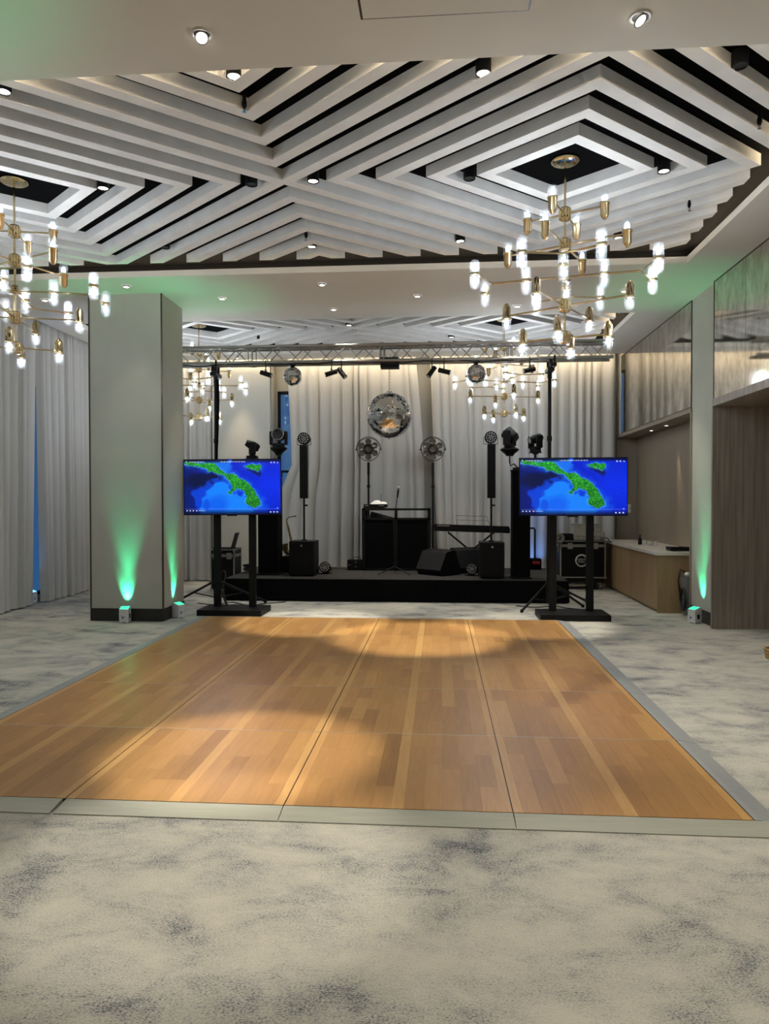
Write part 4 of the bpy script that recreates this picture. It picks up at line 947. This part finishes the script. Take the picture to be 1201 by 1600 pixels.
# saxophone on stand
t = thing('saxophone', 'brass saxophone leaning on a stand beside the left tower', 'saxophone', (-2.71, 13.15, SZ+.32))
pts = [(-.02, 0, .66), (.03, 0, .69), (-.09+.0, 0, .675), (-.12, 0, .63)]
sx = MB(); body = [(-.02, 0, .675), (-.10, 0, .66), (-.135, 0, .61), (-.12, 0, .52), (-.075, 0, .33), (-.03, 0, .14), (-.005, 0, .04), (-.03, 0, -.02), (-.10, -.02, -.015), (-.15, -.03, .05), (-.18, -.04, .16)]
rad = [.008, .011, .014, .017, .023, .031, .036, .040, .044, .052, .085]
def tapered(m, pts, rads, n=14):
    x = None; rings = []
    for i, p in enumerate(pts):
        p = Vector(p); d = (Vector(pts[min(i+1, len(pts)-1)])-Vector(pts[max(i-1, 0)])).normalized(); x = frame(d)[0] if x is None else (x-d*x.dot(d)).normalized(); y = d.cross(x)
        rings += [p+x*rads[i]*math.cos(2*PI*k/n)+y*rads[i]*math.sin(2*PI*k/n) for k in range(n)]
    m.add(rings, [(i*n+k, i*n+(k+1) % n, (i+1)*n+(k+1) % n, (i+1)*n+k) for i in range(len(pts)-1) for k in range(n)], True); return m
def smooth(pts, rads, k=4):
    P, R_ = [], []
    for i in range(len(pts)-1):
        p0, p1, p2, p3 = (Vector(pts[max(0, min(len(pts)-1, j))]) for j in (i-1, i, i+1, i+2))
        for q in range(k):
            u = q/k; P.append(.5*((2*p1)+(p2-p0)*u+(2*p0-5*p1+4*p2-p3)*u*u+(3*p1-p0-3*p2+p3)*u**3)); R_.append(rads[i]+(rads[i+1]-rads[i])*u)
    P.append(Vector(pts[-1])); R_.append(rads[-1]); return P, R_
tapered(sx, *smooth(body, rad)).build('horn', MT['gold'], t)
for k in range(10):
    u = k/9; MB().cyl((-.09+.075*u, -.02-.012*u, .50-.40*u), (-.092+.075*u, -.04-.016*u, .50-.40*u), .011+.006*u, n=10).build('key', MT['chrome'], t)
MB().tube([(-.11, -.03, .54), (-.05, -.05, .25), (-.01, -.06, .06)], .004, 5).build('key_rod', MT['gold'], t)
MB().cyl((-.02, 0, .675), (.045, 0, .685), .009, .012, n=10).build('mouthpiece', MT['black'], t)
t = thing('saxophone_stand', 'small black tripod stand under the saxophone', 'stand', (-2.75, 13.18, SZ))
for k in range(3):
    a = .4+k*2*PI/3; MB().cyl((0, 0, .25), (.24*math.cos(a), .24*math.sin(a), .01), .009, n=8).build('leg', MT['black_metal'], t)
MB().cyl((0, 0, .2), (.02, .04, .50), .010, n=8).tube([(-.08, -.06, .30), (-.03, .03, .28), (.04, .03, .29), (.09, -.05, .31)], .008, 6).build('cradle', MT['black_metal'], t)
# amplifier boxes behind the left tower / right tower
t = thing('amplifier', 'low black amplifier box between left tower and left subwoofer', 'amplifier', (-2.68, 12.55, SZ))
MB().bb(-.12, .13, 0, .35, .012, .30, .01).build('cabinet', MT['black'], t); MB().bb(-.10, .11, -.006, 0, .03, .28, .002).build('grille', MT['mesh_black'], t)
for x in (-.08, .09):
    for y in (.04, .31): MB().cyl((x, y, 0), (x, y, .013), .015, n=8).build('foot', MT['black'], t)

# ================================================================== FLIGHT CASES
def flight_case(t, x0, x1, y0, y1, z0, z1, lid=.10):
    MB().bb(x0+.006, x1-.006, y0+.006, y1-.006, z0+.006, z1-.006).build('panel_box', MT['black'], t)
    e = .022
    for z in (z0, z1-e, z1-lid-e*1.1, z1-lid+e*.1):
        for q in ((x0, x1, y0, y0+.008), (x0, x1, y1-.008, y1), (x0, x0+.008, y0, y1), (x1-.008, x1, y0, y1)): MB().bb(*q, z, z+e).build('edge_trim', MT['alu'], t)
    for x in (x0, x1-e):
        for y in (y0, y1-e): MB().bb(x, x+e, y, y+e, z0, z1).build('edge_trim', MT['alu'], t)
    MB().bb(x0, x1, y0, y1, z1-.006, z1+.0005).build('lid_top', MT['black'], t)
    for sx in (x0, x1):
        for z in (z0, z1): MB().bb(sx-.012*(sx == x0)-.03*(sx == x1), sx+.03*(sx == x0)+.012*(sx == x1), y0-.010, y0+.03, z-.03*(z == z1)-.004, z+.03*(z == z0)+.004, .006).build('corner_cap', MT['alu'], t)
    for u in (.22, .78):
        x = x0+(x1-x0)*u; MB().bb(x-.045, x+.045, y0-.010, y0+.004, z1-lid-.06, z1-lid+.05, .003).build('latch', MT['alu'], t)
t = thing('flight_case', 'large black flight case with round white logo at the right end of the stage', 'case', (2.66, 13.45, 0))
flight_case(t, -.42, .41, 0, .58, .22, .92, .10)
MB().bb(-.42, .41, .02, .56, .13, .20, .006).build('dolly_board', MT['black_metal'], t)
for x in (-.33, .32):
    for y in (.09, .49):
        w_ = MB().cyl((x-.015, y, .05), (x+.015, y, .05), .05, n=16).build('wheel', MT['grey_plastic'], t); MB().box((x, y, .11), (.05, .05, .05)).build('fork', MT['alu'], w_)
A = Matrix.Translation((-.03, -.004, .545)) @ Matrix.Rotation(PI/2, 4, 'X')
MB().lathe([(.118, .004), (.118, .0055), (.092, .0055), (.092, .004)], 40, A).build('logo_ring', MT['white_plastic'], t)
lm = MB(); text_into(lm, 'LIGHT', .058, A @ Matrix.Translation((0, .020, .0045))); text_into(lm, 'ANDE', .048, A @ Matrix.Translation((-.004, -.026, .0045))); lm.build('logo_lettering', MT['white_plastic'], t)
t = thing('equipment_case', 'cream metal case with dark handle on the big flight case', 'case', (2.75, 13.55, 1.065))
MB().bb(-.24, .25, 0, .35, 0, .145, .01).build('case_body', MT['cream_box'], t)
MB().bb(-.245, .255, -.004, .355, .128, .155, .003).build('lid_edge', MT['alu'], t)
MB().tube([(.0, 0, .055), (.0, -.03, .045), (.12, -.03, .045), (.12, 0, .055)], .012, 6).build('handle', MT['black'], t)
for x in (-.15, .19): MB().box((x, -.004, .10), (.05, .008, .05), None, .002).build('latch', MT['alu'], t)
t = thing('rack_unit', 'flat cream rack unit under the cream case', 'audio unit', (2.74, 13.50, .9205))
MB().bb(-.24, .33, 0, .42, .004, .144, .006).build('unit_case', MT['cream_box'], t)
for k in range(5): MB().box((-.16+k*.10, -.003, .07), (.06, .005, .022)).build('button_block', MT['grey_plastic'], t)
for x in (-.2, .28): MB().bb(x-.02, x+.02, .02, .4, 0, .005).build('foot', MT['black'], t)
t = thing('power_box', 'small black box left of the cream unit on the flight case', 'box', (2.37, 13.50, .9205))
MB().bb(-.10, .12, 0, .28, 0, .12, .008).build('box_body', MT['black'], t); MB().box((.01, -.002, .08), (.12, .004, .02)).build('front_strip', MT['black_metal'], t)
t = thing('tape_roll', 'roll of pale tape hanging at the left edge of the flight case', 'tape', (2.22, 13.42, .96))
MB().torus((0, 0, 0), .075, .03, (.3, -1, .2), n=28, m=10).build('tape_ring', MT['tape'], t); MB().cyl((0, .02, -.06), (0, .05, -.25), .03, .02, n=12).build('tail', MT['tape'], t)
# left case with laptop
t = thing('flight_case', 'small flight case with silver edges left of the stage, carrying a laptop', 'case', (-3.88, 12.45, 0))
flight_case(t, -.20, .24, 0, .45, .06, .80, .12)
for x in (-.14, .18):
    for y in (.07, .38): MB().cyl((x-.012, y, .03), (x+.012, y, .03), .03, n=12).build('wheel', MT['grey_plastic'], t); MB().box((x, y, .052), (.04, .04, .02)).build('wheel_bracket', MT['alu'], t)
t = thing('laptop', 'open black laptop seen from the side on the small flight case', 'laptop', (-3.86, 12.62, .8006), .0)
MB().bb(-.19, .15, -.12, .13, 0, .018, .004).build('keyboard_base', MT['black'], t)
MB().box((.185, 0, .15), (.012, .25, .28), (0, .28, 0), .003).build('screen_lid', MT['black'], t)
# ================================================================== UPLIGHTS
def uplight(x, y, rz, label, aim, p=1.0, col=(.04, 1, .42), lens=None, spot=46):
    t = thing('uplight', label, 'uplight', (x, y, 0), rz, 'small battery uplights')
    w_, d, h0, h1 = .062, .062, .185, .215
    P = [(-d, .012), (d, .012), (d, h1-.02), (d*.6, h1), (0, h1-.008), (-d, h0)]
    A = Matrix.Rotation(PI/2, 4, 'Z') @ Matrix.Rotation(PI/2, 4, 'X')
    MB().prism(P, -w_, w_, A).build('case', MT['white_plastic'], t)
    MB().add([(-w_*.92, -d*.95, h0+.0035), (w_*.92, -d*.95, h0+.0035), (w_*.92, -.002, h1-.0055), (-w_*.92, -.002, h1-.0055), (-w_*.92, d*.58, h1+.002), (w_*.92, d*.58, h1+.002)], [(0, 1, 2, 3), (3, 2, 5, 4)]).build('lens', lens or MT['green_lens'], t)
    lg = MB()
    for k, (cx, cz, r) in enumerate(((-.012, .075, .014), (-.03, .095, .007), (.018, .085, .006), (-.025, .055, .006))): lg.cyl((cx, -d-.0012, cz), (cx, -d, cz), r, n=12)
    lg.build('printed_logo', MT['purple'], t)
    MB().bb(w_, w_+.004, -.02, .02, .06, .12, .001).build('control_panel', MT['black'], t)
    for sx in (-1, 1):
        for sy in (-1, 1): MB().cyl((sx*.04, sy*.04, 0), (sx*.04, sy*.04, .013), .016, n=10).build('foot', MT['white_cloth'], t)  # near-white feet put the bright reflection at the base into the colour
    lamp('beam_source', 'SPOT', (0, .02, h1+.015), (aim[0], aim[1]+.42, 1), P_GREEN*p*.5, col, t, .015, spot+8, 1.0)
    lamp('beam_source', 'SPOT', (0, -.01, h1+.02), (aim[0], aim[1]-.10, 1), P_GREEN*p*1.6, col, t, .02, 40, 1.0)
uplight(-4.285, 9.43, .12, 'white uplight with green lens at the front of the left column', (0, .05, 1))
uplight(-3.70, 9.87, PI/2-.4, 'white uplight with green lens at the right side of the left column', (0, .05, 1), .8)
uplight(3.45, 9.93, -PI/2+.5, 'white uplight with green lens by the plaster strip on the right', (0.0, .05, 1), .9)
uplight(1.84, 13.98, 0, 'blue lit uplight behind the right end of the stage', (.05, .22, 1), .35, (.12, .32, 1), MT['blue_led'], 60)
uplight(-6.60, 11.08, PI/2, 'blue lit uplight in the left curtain gap', (0, -.02, 1), .35, (.12, .32, 1), MT['blue_led'], 50)
uplight(-3.15, 3.45, PI/2, 'white uplight with green lens standing outside the left of the frame', (0, .1, 1), 1.1)
uplight(3.35, 3.95, -PI/2, 'white uplight with green lens outside the right of the frame', (0, .1, 1), .4)

# ================================================================== NICHE CABINET
t = thing('sideboard', 'long wooden sideboard with pale stone top in the right niche', 'cabinet', (3.20, 10.75, 0))
D, L, H = .745, 3.40, .90
MB().bb(.02, D, .02, L, .06, H-.05).build('carcass', MT['cab_wood'], t)
MB().bb(.04, D, .04, L, 0, .06).build('plinth', MT['cab_wood'], t)
MB().bb(-.03, D, -.025, L, H-.05, H, .004).build('worktop', MT['stone'], t)
for y0, y1 in ((.0, .52), (.52, 1.62), (1.62, 2.5), (2.5, 3.38)): MB().bb(0, .02, y0+.002, y1-.002, .05, H-.055).build('door', MT['cab_wood'], t)
MB().bb(.002, D, -.0, .02, .0, H-.05).build('end_panel', MT['cab_wood'], t)
t = thing('control_box', 'flat black control unit on the near end of the sideboard', 'audio unit', (3.60, 10.93, H))
MB().bb(-.16, .16, 0, .22, .006, .06, .006).build('unit_case', MT['black'], t); MB().cyl((0, .05, .06), (0, .05, .07), .02, n=12).build('knob', MT['black_metal'], t)
for x in (-.12, .12): MB().bb(x-.015, x+.015, .02, .2, 0, .007).build('foot', MT['black'], t)
t = thing('bottle', 'small dark bottle standing on the sideboard', 'bottle', (3.44, 12.55, H))
MB().lathe([(0, 0), (.03, 0), (.032, .01), (.032, .09), (.012, .12), (.011, .15)], 16).build('glass_body', MT['black'], t); MB().cyl((0, 0, .15), (0, 0, .17), .012, n=10).build('cap', MT['black_metal'], t)
for k, (x, y) in enumerate(((3.50, 12.45), (3.56, 12.35), (3.62, 12.28))):
    t = thing('drinking_glass', 'short glass beside the bottle on the sideboard, %s' % ('left', 'middle', 'right')[k], 'glass', (x, y, H), 0, 'short glasses')
    MB().lathe([(0, .002), (.026, .002), (.03, .075), (.027, .075), (.024, .01), (0, .008)], 16).build('tumbler', MT['lens_glass'], t)
t = thing('wall_socket', 'pale double wall switch on the niche end panel', 'switch', (3.79, 14.658, 1.50))
for z in (-.045, .045): MB().box((0, -.004, z), (.085, .008, .08), None, .002).build('cover_plate', MT['white_plastic'], t)
# crate with coiled cable beside the sideboard
t = thing('plastic_crate', 'grey plastic bin with white bundle between sideboard and plaster strip', 'bin', (3.60, 10.60, 0))
MB().add([(-.06, -.07, 0), (.2, -.07, 0), (.2, .07, 0), (-.06, .07, 0), (-.08, -.08, .55), (.22, -.08, .55), (.22, .08, .55), (-.08, .08, .55)], [(0, 3, 2, 1), (0, 1, 5, 4), (1, 2, 6, 5), (2, 3, 7, 6), (3, 0, 4, 7)]).build('bin_body', MT['grey_plastic'], t)
MB().box((.07, -.085, .55), (.31, .012, .03)).box((.07, .085, .55), (.31, .012, .03)).build('rim', MT['grey_plastic'], t)
m = MB(); rd = random.Random(3)
for k in range(5): m.lathe([(.0005, -.035), (.03, -.03), (.045, 0), (.03, .03), (.0005, .035)], 8, Matrix.Translation((-.03+.05*k, rd.uniform(-.03, .03), .58+rd.uniform(-.02, .03))))
m.build('white_bundle', MT['white_cloth'], t)
pts = []
for k in range(60):
    a = k/60*2*PI*2.6; pts.append((3.485+.012*math.sin(k), 10.50+.10*math.cos(a)-.0, .24+.16*math.sin(a)+(.0)))
pts = [(3.55, 10.62, .62), (3.48, 10.60, .66), (3.44, 10.57, .5)]+pts
tag(MB().tube(pts, .014, 7).build('coiled_cable', MT['cable']), 'coiled black cable leaning on the bin beside the sideboard', 'cable')
# hand truck behind stage right
t = thing('hand_truck', 'black hand truck with tall loop handle behind the right tower', 'trolley', (1.70, 13.55, SZ))
MB().tube([(-.09, 0, .05), (-.09, .0, .74), (-.07, 0, .77), (.07, 0, .77), (.09, 0, .74), (.09, 0, .05)], .018, 8).build('handle', MT['black_metal'], t)
MB().bb(-.16, .20, -.10, .14, .0, .20, .01).build('packed_bag', MT['black_cloth'], t)
MB().box((.10, -.13, .13), (.14, .05, .06), None, .015).build('red_strap', MT['red'], t)
# small tan basket at the right edge
t = thing('basket', 'corner of a woven tan basket at the right edge of the photo', 'basket', (3.525, 7.72, 0))
m = MB()
for k in range(6): m.torus((0, 0, .012+k*.018), .105+.003*k, .011, n=28, m=6)
m.build('woven_side', MT['basket'], t); MB().lathe([(0, .002), (.10, .002), (.10, .012), (0, .012)], 24).build('basket_base', MT['basket'], t)

# ================================================================== CABLES ON THE FLOOR
def cable(pts, label, r=.008):
    P, R_ = smooth(pts, [r]*len(pts), 6); return tag(MB().tube(P, r, 6).build('floor_cable', MT['cable']), label, 'cable')
cable([(-3.9, 11.25, .009), (-3.6, 11.1, .009), (-3.35, 11.35, .009), (-3.0, 11.05, .009), (-2.75, 11.3, .009), (-2.5, 11.45, .009)], 'loose black cable on the carpet behind the left screen stand')
cable([(-3.5, 11.45, .01), (-3.52, 11.40, .25), (-3.50, 11.46, .45), (-3.56, 11.5, .50), (-3.62, 11.42, .3), (-3.6, 11.3, .01)], 'black cable looping down from the left corner of the stage', .010)
cable([(1.2, 11.3, .009), (1.5, 11.15, .009), (1.8, 11.3, .009), (1.95, 11.1, .009), (2.25, 11.05, .009), (2.13, 10.6, .2), (2.15, 10.40, .5), (2.17, 10.38, 1.4)], 'black cable from the right screen down to the carpet')
cable([(-2.1, 13.2, SZ+.01), (-1.9, 13.35, SZ+.01), (-1.72, 13.3, SZ+.01)], 'black cable on the stage left of the fog machine')
cable([(2.98, 13.5, .95), (3.07, 13.4, .97), (3.15, 13.42, .90), (3.24, 13.5, .885)], 'black cable from the flight case up to the sideboard top')
m = MB(); rd = random.Random(5)
for k in range(5): m.torus((-3.42+rd.uniform(-.02, .02), 12.62+rd.uniform(-.03, .03), SZ+.03+k*.03), .10+rd.uniform(-.02, .02), .012, (rd.uniform(-.2, .2), rd.uniform(-.2, .2), 1), n=24, m=6)
tag(m.build('cable_pile', MT['cable']), 'pile of coiled black cable beside the laptop case', 'cable')
print('planks', nplank, 'objects', len(bpy.data.objects))
